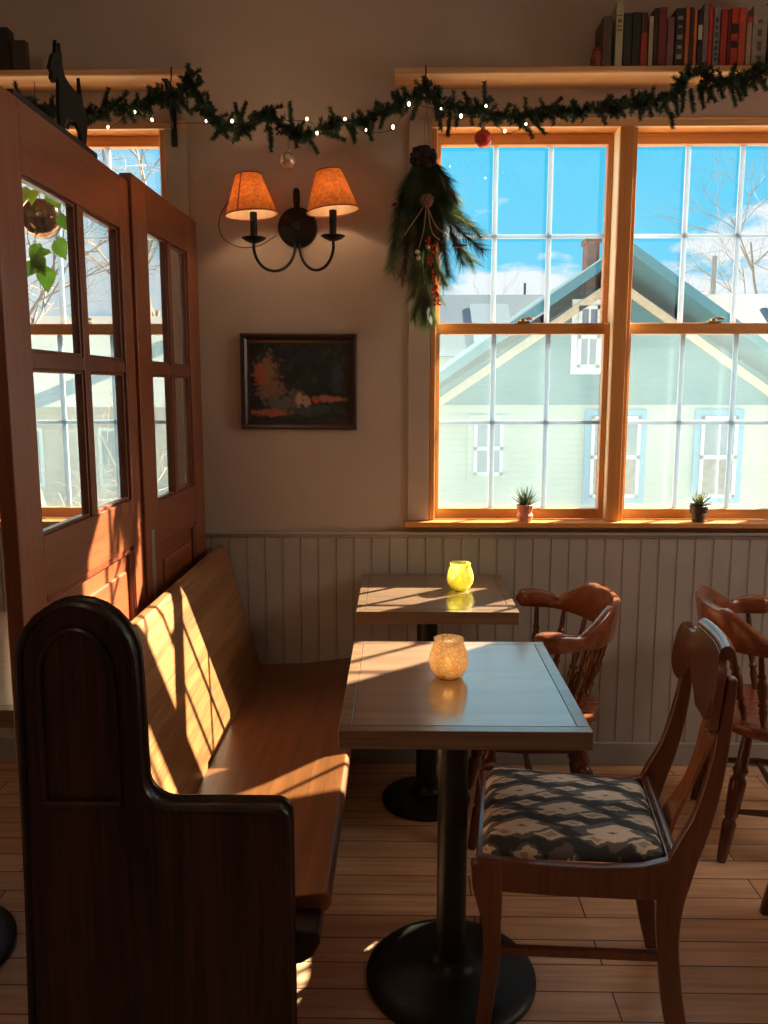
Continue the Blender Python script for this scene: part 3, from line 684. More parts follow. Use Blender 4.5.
# ------------------------------------------------------------------ sconce
sx, sy_, sz = -.362, D, 2.012
s = thing('wall_sconce', 'black two-arm wall sconce with orange shades, above the small painting', 'lamp', (sx, sy_, sz))
def sl(p): return (p[0]-sx, p[1]-sy_, p[2]-sz)
RX = Matrix.Rotation(radians(90), 4, 'X')
bp = MB(); bp.lathe([(.070, 0), (.070, .008), (.064, .013), (.05, .016), (.018, .02), (.014, .03), (0, .03)], (0, 0, 0), 40, RX)
bp.build('backplate', m_black, s)
fi = MB(); fi.tube([(0, -.02, .05), (0, -.028, .085), (0, -.03, .11), (0, -.03, .128)], [.008, .012, .013, .006], 12); fi.ball((0, -.03, .118), .012); fi.build('finial', m_black, s)
A = sl(ony(254, 240, 2.97)); B_ = sl(ony(333, 238, 2.97))
for P, sd in ((A, -1), (B_, 1)):
    P = Vector(P); bot = P.z-.126
    arm = [Vector((P.x*(.52+.48*cos(t)) + sd*.002, P.y+(-.02-P.y)*(1-cos(t))/2, (P.z-.012)*(1+cos(t))/2 + (-.055)*(1-cos(t))/2 - (P.z-.012-bot-.02)*sin(t)**.9)) for t in [pi*i/22 for i in range(23)]]
    arm[0] = Vector(P)
    MB().tube(arm, .0052, 10).build('arm', m_black, s)
    pn = MB(); pn.lathe([(.004, -.012), (.012, -.010), (.030, -.003), (.042, .006), (.041, .008), (.026, .003), (.010, .002)], P, 28); pn.build('drip_pan', m_black, s)
    MB().lathe([(.0125, .002), (.0125, .09), (.010, .092), (0, .092)], P, 18).build('candle_sleeve', m_black, s)
    lean = Matrix.Rotation(radians(-4 if sd < 0 else -6), 4, 'Y')
    c = P+Vector((.0, 0, .085))
    if sd < 0: c += Vector((-.006, 0, 0))
    else: c += Vector((.0, 0, .006))
    hb, ht = -.002, .128
    sh = MB(); sh.shell([(.090, hb), (.087, hb+.004), (.044, ht-.002), (.044, ht)], c, 40, lean)
    so = sh.build('lamp_shade', translu('orange_parchment_shade', (.82, .30, .085), .6, .03, var=.22, scale=90), s, ang=60)
    ln = MB().shell([(.0875, hb+.0005), (.042, ht-.0005)], c, 40, lean); ln = ln.build('shade_lining', translu('cream_lining', (.95, .82, .6), .75, .0, var=.05), so); ln['label'] = 'cream inner lining'
    rr = MB(); rr.tube([c+lean@Vector((.090*cos(a), .090*sin(a), hb)) for a in [2*pi*i/40 for i in range(41)]], .0022, 6, False)
    mt_ = plain('shade_trim_%d' % sd, (.35, .09, .03), .7); rr.build('bottom_trim', mt_, so)
    MB().tube([c+lean@Vector((.044*cos(a), .044*sin(a), ht)) for a in [2*pi*i/40 for i in range(41)]], .002, 6, False).build('top_trim', mt_, so)
    if sd < 0:
        a_ = radians(-112); tp = MB(); pts = [c+lean@Vector(((.091-.0465*k/8)*cos(a_), (.091-.0465*k/8)*sin(a_), hb+(ht-hb)*k/8)) for k in range(9)]; tp.tube(pts, .0045, 6, squash=.4); tp.build('seam_tape', plain('seam_tape', (.3, .04, .02), .7), so)
    bl = MB().ball(c+Vector((0, 0, .045)), .016, 14, 10, (1, 1, 1.4)).build('bulb', emis('bulb_glow_%d' % sd, (1, .68, .38), 10), s)
    l = bpy.data.lights.new('bulb_light', 'POINT'); l.energy = 3.2; l.color = (1, .62, .34); l.shadow_soft_size = .018
    lo = bpy.data.objects.new('bulb_light', l); COL.objects.link(lo); lo.parent = s; lo.location = c+Vector((0, 0, .055))
    lo.location.z += 0
cd = MB(); pc = [sl(ony(x, y, D-.012)) for x, y in ((276, 236), (258, 246), (240, 247), (225, 240), (219, 228), (221, 214), (230, 200), (240, 190))]
cd.tube(smooth(pc, 6), .0022, 6); cd.build('power_cord', plain('brown_cord', (.12, .06, .035), .6), s)

# ------------------------------------------------------------------ painting
pc = thing('framed_painting', 'small dark landscape painting in a black-brown frame under the sconce', 'picture', (-.365, D, 1.469))
pr_ = empty('x')  # tilt by baking
bpy.data.objects.remove(pr_)
W, Hh, fwid = .212, .173, .036
m_frame = wood('dark_frame_wood', (.05, .022, .018), (.02, .012, .012), 'x', .3, .3)
fm = MB()
prf = [(0, 0), (0, .018), (.006, .024), (.016, .022), (.024, .014), (.034, .010), (.036, 0)]
for i, (cx, cy, dx, dy) in enumerate(((0, -1, 1, 0), (1, 0, 0, 1), (0, 1, -1, 0), (-1, 0, 0, -1))):
    n = len(prf); v = []
    for e_ in (-1, 1):
        for (ins, dep) in prf:
            X = (W-ins); Z = (Hh-ins)
            if cx == 0: px_, pz_ = e_*X*dx, cy*Z
            else: px_, pz_ = cx*X, e_*Z*dy
            v.append((px_, -dep, pz_))
    fm.add(v, [(k, k+1, n+k+1, n+k) for k in range(n-1)])
fm.box((-W+.002, -.004, -Hh+.002), (W-.002, 0, Hh-.002))
fo = fm.build('frame', m_frame, pc, ang=20)
def mpaint():
    m, nt, out = newmat('landscape_painting'); b = princ(nt, out, .5, 0, 0)
    tc = N(nt, 'TexCoord'); sp = N(nt, 'SeparateXYZ'); nt.links.new(tc.outputs['Object'], sp.inputs[0])
    def M(op, a, b=None):
        q = N(nt, 'Math', operation=op)
        for i, v in enumerate((a, b)):
            if v is None: continue
            if isinstance(v, (int, float)): q.inputs[i].default_value = v
            else: nt.links.new(v, q.inputs[i])
        return q.outputs[0]
    no = N(nt, 'TexNoise'); no.inputs['Scale'].default_value = 26; no.inputs['Detail'].default_value = 7; no.inputs['Roughness'].default_value = .7; nt.links.new(tc.outputs['Object'], no.inputs['Vector'])
    no2 = N(nt, 'TexNoise'); no2.inputs['Scale'].default_value = 70; no2.inputs['Detail'].default_value = 4; nt.links.new(tc.outputs['Object'], no2.inputs['Vector'])
    nz = M('ADD', M('SUBTRACT', no.outputs['Fac'], .5), M('MULTIPLY', M('SUBTRACT', no2.outputs['Fac'], .5), .8))
    cur = ramp(nt, no.outputs['Fac'], [(.38, (.004, .008, .009)), (.55, (.012, .022, .022)), (.72, (.045, .055, .05))])
    def blob(x, z, rx, rz, col, w=.9, soft=.35):
        nonlocal cur
        a = M('DIVIDE', M('SUBTRACT', sp.outputs[0], x), rx); c = M('DIVIDE', M('SUBTRACT', sp.outputs[2], z), rz)
        d = M('ADD', M('SQRT', M('ADD', M('MULTIPLY', a, a), M('MULTIPLY', c, c))), M('MULTIPLY', nz, 2.6))
        mr = N(nt, 'MapRange'); mr.inputs['From Min'].default_value = 1+soft; mr.inputs['From Max'].default_value = 1-soft; mr.inputs['To Max'].default_value = w; nt.links.new(d, mr.inputs['Value'])
        mx = N(nt, 'MixRGB'); nt.links.new(mr.outputs[0], mx.inputs[0]); nt.links.new(cur, mx.inputs[1]); mx.inputs[2].default_value = (*col, 1); cur = mx.outputs[0]
    blob(-.115, .03, .040, .065, (.30, .16, .11)); blob(-.14, .02, .022, .035, (.42, .10, .05)); blob(-.10, -.035, .05, .03, (.22, .13, .10))
    blob(0, -.10, .12, .022, (.05, .08, .085), .8); blob(-.075, -.075, .04, .025, (.12, .14, .12), .8)
    blob(.12, -.062, .07, .010, (.42, .16, .10)); blob(-.10, -.112, .07, .013, (.40, .13, .07)); blob(-.01, -.06, .03, .03, (.16, .12, .09), .8); blob(.0, -.065, .014, .02, (.46, .32, .24)); blob(.028, -.068, .013, .02, (.42, .30, .22)); blob(.062, -.068, .009, .012, (.6, .05, .03), 1)
    blob(.14, .02, .02, .05, (.04, .07, .09), .7)
    nt.links.new(cur, b.inputs['Base Color']); return m
MB().box((-W+fwid-.002, -.010, -Hh+fwid-.002), (W-fwid+.002, -.0045, Hh-fwid+.002)).build('canvas', mpaint(), pc)
pc.rotation_euler = (0, radians(.4), 0)

# ------------------------------------------------------------------ garland
GY = 2.935
def gp(x, y, Y=GY): return ony(x, y, Y)
gpts = [(18, 98), (40, 108), (65, 116), (88, 120), (100, 112), (118, 106), (135, 110), (152, 100), (168, 98), (180, 92), (188, 80), (196, 92), (206, 110), (222, 122), (240, 128), (256, 120), (268, 112), (284, 126), (302, 134), (320, 130), (334, 122), (350, 124), (368, 118), (386, 112), (402, 106), (416, 96), (426, 92), (436, 104), (452, 108), (476, 108), (496, 116), (520, 116), (545, 113), (570, 112), (598, 110), (620, 108), (640, 102), (662, 98), (680, 90), (692, 74), (705, 76), (722, 84), (742, 82), (758, 74), (775, 68), (800, 62)]
gpath = smooth([gp(x, y) + Vector((0, random.uniform(-.012, .012), 0)) for x, y in gpts], 5)
g = thing('pine_garland', 'dark green artificial pine garland draped along the shelves across the wall', 'garland', tuple(gpath[0]))
g0 = Vector(gpath[0])
MB().tube([p-g0 for p in gpath], .004, 6).build('wire', m_twig, g)
nm = MB()
def tuft(p, d, L, nl=.017, dens=900):
    d = d.normalized(); n = int(L*dens); o1 = d.orthogonal().normalized(); o2 = d.cross(o1)
    for i in range(n):
        t = i/n; a = random.uniform(0, 2*pi); rr = (o1*cos(a)+o2*sin(a))
        q = p+d*(L*t); tip = q+(rr*.85+d*.55).normalized()*nl*random.uniform(.7, 1.15)*(1-.35*t)
        nm.needle(q-g0, tip-g0, .0016)
seg = list(zip(gpath, gpath[1:]))
for a, b in seg:
    d = (b-a); L = d.length
    if L < 1e-5: continue
    tuft(a, d, L, .024, 2600)
    k = max(1, int(L/.0055+random.random()*.6))
    for _ in range(k):
        p = a+d*random.random(); v = Vector((random.gauss(0, .8), random.gauss(0, .45)-.15, random.gauss(0, .8)))
        v = (v.normalized()+d.normalized()*random.choice((-.5, .5, .8))).normalized()
        tuft(p, v, random.uniform(.022, .055), .021, 1700)
for (x, y, x2, y2) in [(102, 112, 108, 88), (110, 108, 128, 92), (95, 120, 80, 124), (155, 102, 158, 84), (160, 100, 172, 88), (186, 90, 192, 70), (190, 95, 200, 76), (225, 122, 212, 140), (240, 128, 235, 103), (238, 125, 246, 102), (245, 128, 232, 142), (270, 120, 266, 106), (270, 126, 271, 151), (292, 130, 290, 102), (294, 128, 297, 147), (306, 132, 318, 154), (312, 132, 304, 142), (322, 132, 345, 140), (350, 124, 355, 142), (365, 120, 372, 140), (385, 112, 380, 128), (400, 108, 392, 92), (426, 95, 425, 80), (424, 92, 432, 82), (418, 100, 412, 120), (438, 108, 441, 130), (450, 110, 448, 136), (460, 108, 456, 126), (486, 112, 484, 82), (484, 110, 490, 96), (470, 108, 464, 92), (505, 114, 510, 104), (520, 114, 533, 138), (530, 116, 545, 134), (515, 118, 528, 130), (545, 112, 562, 98), (555, 112, 568, 120), (600, 112, 606, 124), (634, 104, 640, 92), (650, 100, 645, 92), (672, 112, 673, 128), (664, 104, 672, 118), (700, 80, 716, 102), (730, 84, 736, 106), (735, 84, 742, 100), (712, 84, 708, 102), (752, 80, 756, 90), (690, 78, 688, 66), (700, 74, 712, 66), (730, 80, 736, 64), (745, 76, 760, 62), (60, 116, 44, 104), (70, 118, 76, 106), (85, 118, 92, 104), (130, 110, 138, 98), (148, 104, 152, 116), (172, 98, 180, 112), (178, 98, 192, 114), (684, 90, 682, 112), (690, 88, 694, 112), (676, 96, 678, 116), (684, 86, 682, 72), (698, 84, 704, 108), (706, 80, 700, 98), (718, 86, 724, 98), (740, 82, 746, 96), (668, 98, 660, 110), (648, 102, 652, 116), (628, 106, 624, 96), (612, 108, 618, 118), (580, 112, 572, 102), (760, 76, 766, 90), (725, 84, 718, 70), (200, 110, 214, 124), (212, 120, 228, 138)]:
    a = gp(x, y); b = gp(x2, y2, GY-.02+random.uniform(-.02, .02)); tuft(a, b-a, (b-a).length, .020, 2600)
nm.build('needles', m_pine, g)
for x, y in ((426, 84), (690, 70), (170, 88)):
    h = gp(x, y); MB().tube([Vector((h.x, D-.1, 2.5))-g0, Vector((h.x, D-.152, 2.498))-g0, Vector((h.x, D-.154, 2.47))-g0, h-g0], .0022, 6).build('hanging_wire', m_black, g)
# string lights
m_bulb = emis('warm_fairy_bulb', (1, .74, .42), 16)
fl = thing('fairy_lights', 'warm white fairy light string wound through the pine garland', 'string lights', tuple(gp(60, 125)))
f0 = Vector(fl.location)
bul = [(108, 127), (135, 112), (152, 120), (206, 121), (232, 121), (307, 119), (317, 133), (345, 119), (366, 130), (393, 127), (409, 104), (441, 109), (461, 116), (486, 106), (505, 131), (526, 124)]
MB().tube(smooth([gp(x, y+2, GY-.006) - f0 for x, y in bul ], 5), .0011, 5).build('light_cord', plain('green_cord', (.02, .05, .03), .5), fl)
for x, y in bul:
    p = gp(x, y, GY-.032)-f0
    b = MB().ball(p, random.uniform(.0026, .0044), 8, 6, (1, 1, 1.5)).build('bulb', m_bulb, fl)
# dark clip hooks on window head
# baubles
def bauble(label, x, y, r, m, sx=1):
    c = ony(x, y, GY-.03); t = thing('bauble', label, 'ornament', tuple(c), 0, 'glass baubles hanging from the garland')
    bb = MB().ball((0, 0, 0), r, 28, 18).build('ball', m, t)
    MB().lathe([(.007, r-.002), (.0075, r+.005), (.005, r+.008), (0, r+.008)], (0, 0, 0), 12).build('cap', m_brass, t)
    top = ony(x, y-22, GY)-c
    MB().tube([(0, 0, r+.006), top*.5+Vector((.001, 0, 0)), top], .0007, 5).build('thread', m_black, t)
def mbaub(name, c, metal, rough, emi=0):
    return plain(name, c, rough, metal, .35, 90, bump=.4, bscale=260, coat=.5)
bauble('red glittery bauble hanging at the top of the left big window', 483, 139, .029, mbaub('red_glitter', (.6, .03, .015), .35, .25))
bauble('pale copper bauble hanging above the wall sconce', 288, 161, .027, mbaub('copper_glass', (.8, .58, .42), .6, .2))

# ------------------------------------------------------------------ dried swag
SY = D-.085
def q(x, y, Y=SY): return ony(x, y, Y)
sw = thing('pine_swag', 'hanging swag of long pine needles with cone and red berries beside the left window', 'decoration', tuple(q(427, 150)))
w0 = Vector(sw.location)
long_ = MB()
pale_ = MB()
def spray(a, b, nl, dens, spread=.5, r=.0008, tgt=None):
    d = (b-a); L = d.length; d.normalize(); o1 = d.orthogonal().normalized(); o2 = d.cross(o1)
    for i in range(int(L*dens)):
        t = random.random(); an = random.uniform(0, 2*pi); rr = (o1*cos(an)*1.0+o2*sin(an)*.8)
        p0 = a+d*L*t; v = (rr*spread+d).normalized()
        l = nl*random.uniform(.6, 1.1); mid = p0+v*l*.5; tip = mid+(v+Vector((0, 0, -.15))).normalized()*l*.5
        if tip.y > D-.006: tip.y = D-.006-random.uniform(0, .004)
        if mid.y > D-.006: mid.y = D-.006
        if p0.y > D-.004: p0.y = D-.004
        (tgt or long_).needle(p0-w0, tip-w0, r*1.2)
tw = MB()
stems = [((424, 158), (412, 185), (406, 215)), ((426, 158), (428, 190), (428, 230)), ((430, 158), (442, 185), (448, 215)), ((420, 160), (404, 190), (398, 225)), ((424, 170), (418, 205), (420, 245)), ((432, 165), (440, 200), (438, 240)), ((427, 165), (400, 215), (392, 262)), ((425, 165), (410, 225), (404, 272)), ((428, 165), (420, 230), (414, 280)), ((430, 165), (432, 230), (434, 275)), ((432, 165), (446, 215), (462, 262)), ((434, 168), (456, 210), (480, 236)), ((430, 165), (440, 225), (448, 275)), ((428, 200), (426, 262), (424, 312)), ((424, 200), (422, 270), (430, 318)), ((432, 170), (446, 190), (456, 215)), ((422, 170), (404, 195), (396, 235)), ((428, 170), (416, 190), (408, 240)), ((430, 170), (438, 200), (442, 250)), ((430, 180), (455, 225), (482, 250))]
for st_ in stems:
    pts = smooth([q(*p, SY+random.uniform(-.03, .03)) for p in st_], 5)
    tw.tube([p-w0 for p in pts], .0016, 5)
    for a, b in zip(pts, pts[1:]): spray(a, b, .062, 2600, .85, .0006)
for (x, y, x2, y2) in [(424, 285, 414, 316), (424, 290, 434, 320), (424, 280, 424, 322), (424, 262, 412, 296), (426, 262, 436, 296), (424, 250, 408, 280), (428, 250, 444, 282), (430, 160, 446, 178), (440, 172, 456, 200), (436, 200, 462, 222), (450, 236, 472, 262), (400, 240, 392, 268), (430, 160, 412, 200), (432, 160, 445, 190), (424, 160, 436, 210)]:
    a = q(x, y, SY-.01); b = q(x2, y2, SY-.01); spray(a, b, .07, 2000, .6, .0008, pale_ if y > 230 or x > 434 else long_)
long_.build('needles', m_pine2, sw)
pn_ = pale_.build('needles', translu('pale_needle_green', (.26, .32, .15), .55, .05, var=.4, scale=12), sw); pn_['label'] = 'pale green needle sprays'
tw.build('stem', m_twig, sw)
bow = MB()
for i in range(150):
    _a = random.uniform(0, 6.3); _r = random.random()**.5; c = q(424+13*_r*cos(_a), 157+11*_r*sin(_a), SY-.02+random.uniform(-.025, .01)); bow.ball(c-w0, random.uniform(.004, .010), 6, 4)
bow.ball(q(424, 157, SY-.02)-w0, .034, 14, 10, (1, .7, 1)); bow.build('moss_head', m_dark, sw)
tie = MB(); tie.tube([q(430, 152)-w0, q(429, 135, SY-.01)-w0, q(427, 112, SY-.03)-w0, ony(427, 92, D-.155)-w0], .0018, 6)
tie.tube([q(427, 152)-w0, q(424, 132, SY-.01)-w0, q(426, 112, SY-.03)-w0], .0015, 6); tie.build('hanging_string', m_rope, sw)
cone = MB(); cc = q(427, 202, SY-.055)-w0
for k in range(44):
    t = k/44; a = k*2.4; r = .024*sin(pi*(.15+.8*t)); z = .022-.044*t
    p = cc+Vector((cos(a)*r*.6, -.006+sin(a)*r*.5, z)); cone.needle(p, cc+Vector((cos(a)*r*1.15, -.008+sin(a)*r, z+.004)), .0055)
cone.ball(cc, .016, 10, 8); co_ = cone.build('pine_cone', plain('frosted_cone', (.28, .15, .11), .7, var=.6, scale=160), sw)
bell = MB()
for x, y in ((417.5, 252), (418.5, 258), (428, 247)): bell.ball(q(x, y, SY-.055)-w0, .0085, 12, 8)
bell.build('bells', plain('silver_bell', (.6, .55, .5), .3, .8), sw)
ber = MB(); m_berry = plain('red_berry', (.6, .02, .012), .25, var=.2, coat=.4)
random.seed(5)
for k in range(46):
    t = random.random(); x = 430+t*7+random.gauss(0, 2.2); y = 238+t*68+random.gauss(0, 2)
    ber.ball(q(x, y, SY-.052+random.uniform(-.008, .008))-w0, random.uniform(.0038, .0056), 8, 6)
ber.build('berries', m_berry, sw)
rb2 = MB()
for pts in (((424, 206), (412, 224), (404, 236)), ((426, 208), (424, 228), (419, 248)), ((428, 208), (436, 226), (448, 236)), ((428, 210), (432, 232), (440, 240))):
    rb2.tube([p-w0 for p in smooth([q(x, y, SY-.055) for x, y in pts], 5)], .0016, 5)
rb2.build('jute_ties', m_rope, sw)
m_pod = plain('dark_pod', (.06, .025, .02), .6)
for (a, b) in (((452, 246), (468, 245)), ((403, 265), (402, 288)), ((450, 190), (458, 205)), ((444, 244), (438, 236)), ((440, 176), (446, 192)), ((398, 204), (391, 205))):
    A_ = q(*a, SY-.05)-w0; Bq = q(*b, SY-.05)-w0; MB().tube([A_, A_.lerp(Bq, .3), A_.lerp(Bq, .6), Bq], [.002, .0075, .005, .0008], 8).build('seed_pod', m_pod, sw)

# ------------------------------------------------------------------ succulents on the sill
m_leafd = plain('succulent_green', (.06, .13, .07), .4, var=.3, scale=50); m_leafl = plain('pale_succulent', (.20, .27, .13), .4, var=.35, scale=40)
def leaf_pts(m, base, d, L, w, th, curve=.3):
    d = d.normalized(); side = d.cross(Vector((0, 0, 1))).normalized(); pts = []
    for i in range(6):
        t = i/5; p = base+d*L*t+Vector((0, 0, curve*L*t*t)); pts.append(p)
    m.tube(pts, [w*.8, w, w*.85, w*.6, w*.33, w*.04], 6, True, th)
def succ(label, x, potm, leafm, potprof, style):
    t = thing('potted_succulent', label, 'plant', (x, D-.022, .9572), 0, 'succulents on the window sill')
    n = 10 if style == 0 else 28
    p = MB().lathe(potprof, (0, 0, 0), n).build('pot', potm, t, .0012 if style == 0 else 0, ang=25 if style == 0 else 40)
    top = max(z for r, z in potprof)
    MB().lathe([(0, top-.008), (.021, top-.007), (.0225, top-.012)], (0, 0, 0), 20).build('soil', m_dark, t)
    m = MB(); k = 26
    for i in range(k):
        a = i*2.4; e = .25+1.15*(i/k); L = (.068 if style == 0 else .070)*(.8+.3*random.random())
        leaf_pts(m, Vector((0, 0, top-.006)), Vector((cos(a)*cos(e), sin(a)*cos(e), sin(e))), L, .0055 if style == 0 else .0062, .45, .25 if style == 0 else -.05)
    m.build('leaves', leafm, t, ang=60)
    if style == 1:
        st2 = MB()
        for a in (1, 2.6, 4.2): leaf_pts(st2, Vector((0, 0, top)), Vector((cos(a)*.3, sin(a)*.3, 1)), .045, .003, .6)
        st2.build('blossom_stalk', plain('dusty_red_stalk', (.35, .09, .06), .6), t)
succ('spiky green succulent in the pink faceted pot on the sill', .468, plain('pink_pot', (.62, .26, .18), .55, var=.05), m_leafd,
     [(.021, 0), (.024, .002), (.031, .022), (.0245, .034), (.026, .036), (.031, .050), (.031, .062), (.0275, .064), (.0265, .056)], 0)
succ('low pale succulent in the dark grey pot on the sill', 1.108, plain('dark_grey_pot', (.035, .036, .034), .5), m_leafl,
     [(.020, 0), (.0225, .002), (.0245, .028), (.0265, .030), (.0315, .034), (.033, .060), (.030, .062), (.029, .054)], 1)

# ------------------------------------------------------------------ goat figurine on the door top
gx = XD-.017
gt = thing('goat_figurine', 'dark cut-metal goat figurine standing on the nearer divider door', 'figurine', (gx, 1.95, 2.0065))
def gpix(x, y):
    d = fw*F + rt*(x-384) - up*(y-512); p = Vector((0, 0, H)) + d*(gx/d.x); return (p.y-1.95, p.z-2.0065)
out = [(53, 83), (50, 78), (51, 72), (48, 68), (50, 60), (51, 55), (54, 52), (54.5, 40), (57, 52), (58, 43), (60, 55), (61, 66), (63, 76), (68, 84), (73, 90), (77, 94), (78.5, 96), (78, 78), (80, 94), (82, 106), (85, 116), (86, 128), (84, 150), (81, 152), (79, 133), (74, 122), (66, 119), (63, 124), (64, 134), (60, 136), (58.5, 120), (57.5, 100), (57.5, 84), (56, 76)]
gp2 = [gpix(*p) for p in out]
mm = MB().prism(gp2, 'x', -.004, .004)
# ngon caps: triangulate through bmesh on build
go = mm.build('body', plain('rusted_metal', (.009, .008, .007), .8, spec=.2), gt)
import bmesh
bm = bmesh.new(); bm.from_mesh(go.data); bmesh.ops.triangulate(bm, faces=[f for f in bm.faces if len(f.verts) > 4]); bm.to_mesh(go.data); bm.free()
zmin = min(p[1] for p in gp2)
MB().box((-.013, -.24, .0), (.013, .22, .014)).build('base_board', plain('grey_driftwood', (.025, .023, .022), .9, var=.4, scale=30), gt, .003)
print('goat zmin', zmin)

# ------------------------------------------------------------------ hanging planter behind the divider
hp = ony(42, 218, 3.01); hp_x = hp.x
pt = thing('hanging_planter', 'copper globe hanging planter with trailing heart leaves, seen through the divider glass', 'planter', tuple(hp))
MB().shell([(.0, -.070), (.025, -.066), (.048, -.052), (.065, -.027), (.070, 0), (.065, .027), (.050, .050), (.043, .056), (.041, .053), (.058, .030), (.063, 0), (.058, -.026)], (0, 0, 0), 32).build('globe_pot', plain('copper_metal', (.30, .20, .15), .08, .95), pt)
hn = MB()
for a in (0, 2.1, 4.2): hn.tube([(.04*cos(a), .04*sin(a), .048), (.002*cos(a), .002*sin(a), .17)], .0012, 5)
hn.tube([(0, 0, .17), (0, 0, 2.4745-hp.z)], .0013, 5); hn.build('hanger', m_black, pt)
m_leaf = translu('pothos_leaf', (.40, .66, .18), .8, .05, var=.25, scale=14)
lv = MB(); vn = MB(); random.seed(3)
def heart(m, c, d, nrm, L):
    d = d.normalized(); s_ = d.cross(nrm).normalized(); nrm = s_.cross(d); pts = [(-.08, 0), (0, .0), (.12, .30), (.35, .38), (.62, .27), (.85, .10), (1, 0)]
    sp = [(t, 0) for t, w in pts]; v = []
    for t, w in pts:
        for k in (-1, 0, 1): v.append(c+d*L*(t-(.1 if k and t < .1 else 0))+s_*w*L*k+nrm*(abs(k)*w*L*.25-.1*t*t*L))
    n = len(pts); v2 = [p+nrm*.0008 for p in v]; o = len(v)
    f = []
    for i in range(n-1):
        for k in range(2):
            a = i*3+k; f += [(a, a+1, a+4, a+3), (o+a, o+a+3, o+a+4, o+a+1)]
    m.add(v+v2, f)
for (vx, vy, lx, ly, L) in [(40, 245, 30, 262, .06), (42, 262, 34, 268, .055), (38, 255, 44, 278, .07), (46, 268, 50, 285, .075), (58, 240, 64, 250, .07), (48, 250, 40, 250, .05), (30, 262, 26, 270, .05), (36, 190, 30, 200, .05), (50, 192, 58, 204, .065), (26, 188, 22, 200, .05), (60, 215, 66, 232, .05)]:
    a = ony(vx, vy, 2.90)-hp; b = ony(lx, ly, 2.88)-hp; heart(lv, a, b-a+Vector((random.uniform(-.01, .01), 0, -.01)), Vector((random.uniform(-.4, .4), -1, .3)), L*1.15)
for pts in (((42, 205), (30, 215), (28, 240), (38, 256), (46, 270)), ((46, 205), (62, 214), (63, 240), (60, 246)), ((42, 205), (36, 230), (34, 262))):
    vn.tube(smooth([Vector((0, 0, .045))]+[ony(x, y, 2.905)-hp for x, y in pts[1:]], 5), .0014, 5)
lv.build('leaves', m_leaf, pt, ang=60); vn.build('vines', plain('vine_green', (.12, .2, .06), .6), pt)

# ------------------------------------------------------------------ exterior
GZ = -2.6
m_ground = plain('winter_ground', (.42, .40, .36), .95, var=.15, scale=.6)
tag(MB().box((-60, D+.6, GZ-.2), (70, 90, GZ)).build('ground', m_ground), 'pale winter yard outside beyond the windows', 'ground')['kind'] = 'structure'
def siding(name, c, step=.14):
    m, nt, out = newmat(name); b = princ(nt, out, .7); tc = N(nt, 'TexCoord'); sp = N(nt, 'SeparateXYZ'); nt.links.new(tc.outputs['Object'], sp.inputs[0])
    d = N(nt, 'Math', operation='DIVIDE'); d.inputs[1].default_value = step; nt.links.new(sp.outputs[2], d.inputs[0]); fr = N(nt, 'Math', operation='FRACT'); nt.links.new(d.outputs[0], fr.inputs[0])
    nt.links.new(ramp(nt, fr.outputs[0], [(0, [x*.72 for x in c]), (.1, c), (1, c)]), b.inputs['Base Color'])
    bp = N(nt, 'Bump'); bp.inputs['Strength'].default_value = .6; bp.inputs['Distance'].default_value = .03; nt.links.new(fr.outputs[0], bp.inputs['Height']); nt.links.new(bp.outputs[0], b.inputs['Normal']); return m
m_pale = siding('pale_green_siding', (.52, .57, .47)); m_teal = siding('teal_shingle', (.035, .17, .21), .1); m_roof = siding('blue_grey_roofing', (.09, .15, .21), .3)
m_soff = plain('teal_soffit', (.05, .22, .29), .7); m_barge = plain('beige_rake_board', (.68, .56, .40), .7); m_btrim = plain('blue_window_trim', (.14, .38, .60), .6)
m_wsash = plain('white_sash', (.8, .84, .85), .6); m_wgl = plain('house_window_glass', (.16, .20, .27), .15, spec=.8); m_wgl2 = plain('house_window_lower', (.20, .12, .08), .3, var=.5, scale=8)
m_brick = plain('red_brick', (.35, .14, .09), .9, var=.3, scale=6)
HY = 18.0
ho = thing('neighbouring_house', 'pale green gabled house with teal roof and blue trimmed windows outside the big windows', 'building', (4.4, HY, GZ))
def hz(x, y, Y=HY): p = ony(x, y, Y); return (p.x-4.4, p.y-HY, p.z-GZ)
ap = hz(615, 278); k = .68; xl, xr = -4.6, 4.6
zl = ap[2]-k*(ap[0]-xl); zr = ap[2]-k*(xr-ap[0]); zm = hz(600, 405)[2]
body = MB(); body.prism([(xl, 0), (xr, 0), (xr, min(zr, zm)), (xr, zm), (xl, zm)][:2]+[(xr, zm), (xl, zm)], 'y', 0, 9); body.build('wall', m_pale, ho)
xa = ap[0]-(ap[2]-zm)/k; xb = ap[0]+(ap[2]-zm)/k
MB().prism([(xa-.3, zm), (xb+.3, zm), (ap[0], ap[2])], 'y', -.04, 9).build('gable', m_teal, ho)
zo = hz(612, 240, HY-1.0)[2]
for sgn in (-1, 1):
    ex = ap[0]+sgn*6.0; t_ = .22
    MB().prism([(ap[0], zo), (ex, zo-k*6.0*1.02), (ex, zo-k*6.0*1.02-t_), (ap[0], zo-t_)], 'y', -1.0, 9.6).build('roof', m_soff, ho)
    rb_ = MB(); z0 = ap[2]
    rb_.prism([(ap[0], z0), (ap[0]+sgn*5.2, z0-k*5.2), (ap[0]+sgn*5.2, z0-k*5.2-.2), (ap[0], z0-.2)], 'y', -.12, -.04); rb_.build('rake_board', m_barge, ho)
ck = hz(594, 238, HY+1); cb = hz(594, 300, HY+1); MB().box((ck[0]-.13, 1.0, cb[2]), (ck[0]+.13, 1.5, ck[2]-.08)).box((ck[0]-.17, .96, ck[2]-.1), (ck[0]+.17, 1.54, ck[2])).build('chimney', m_brick, ho)
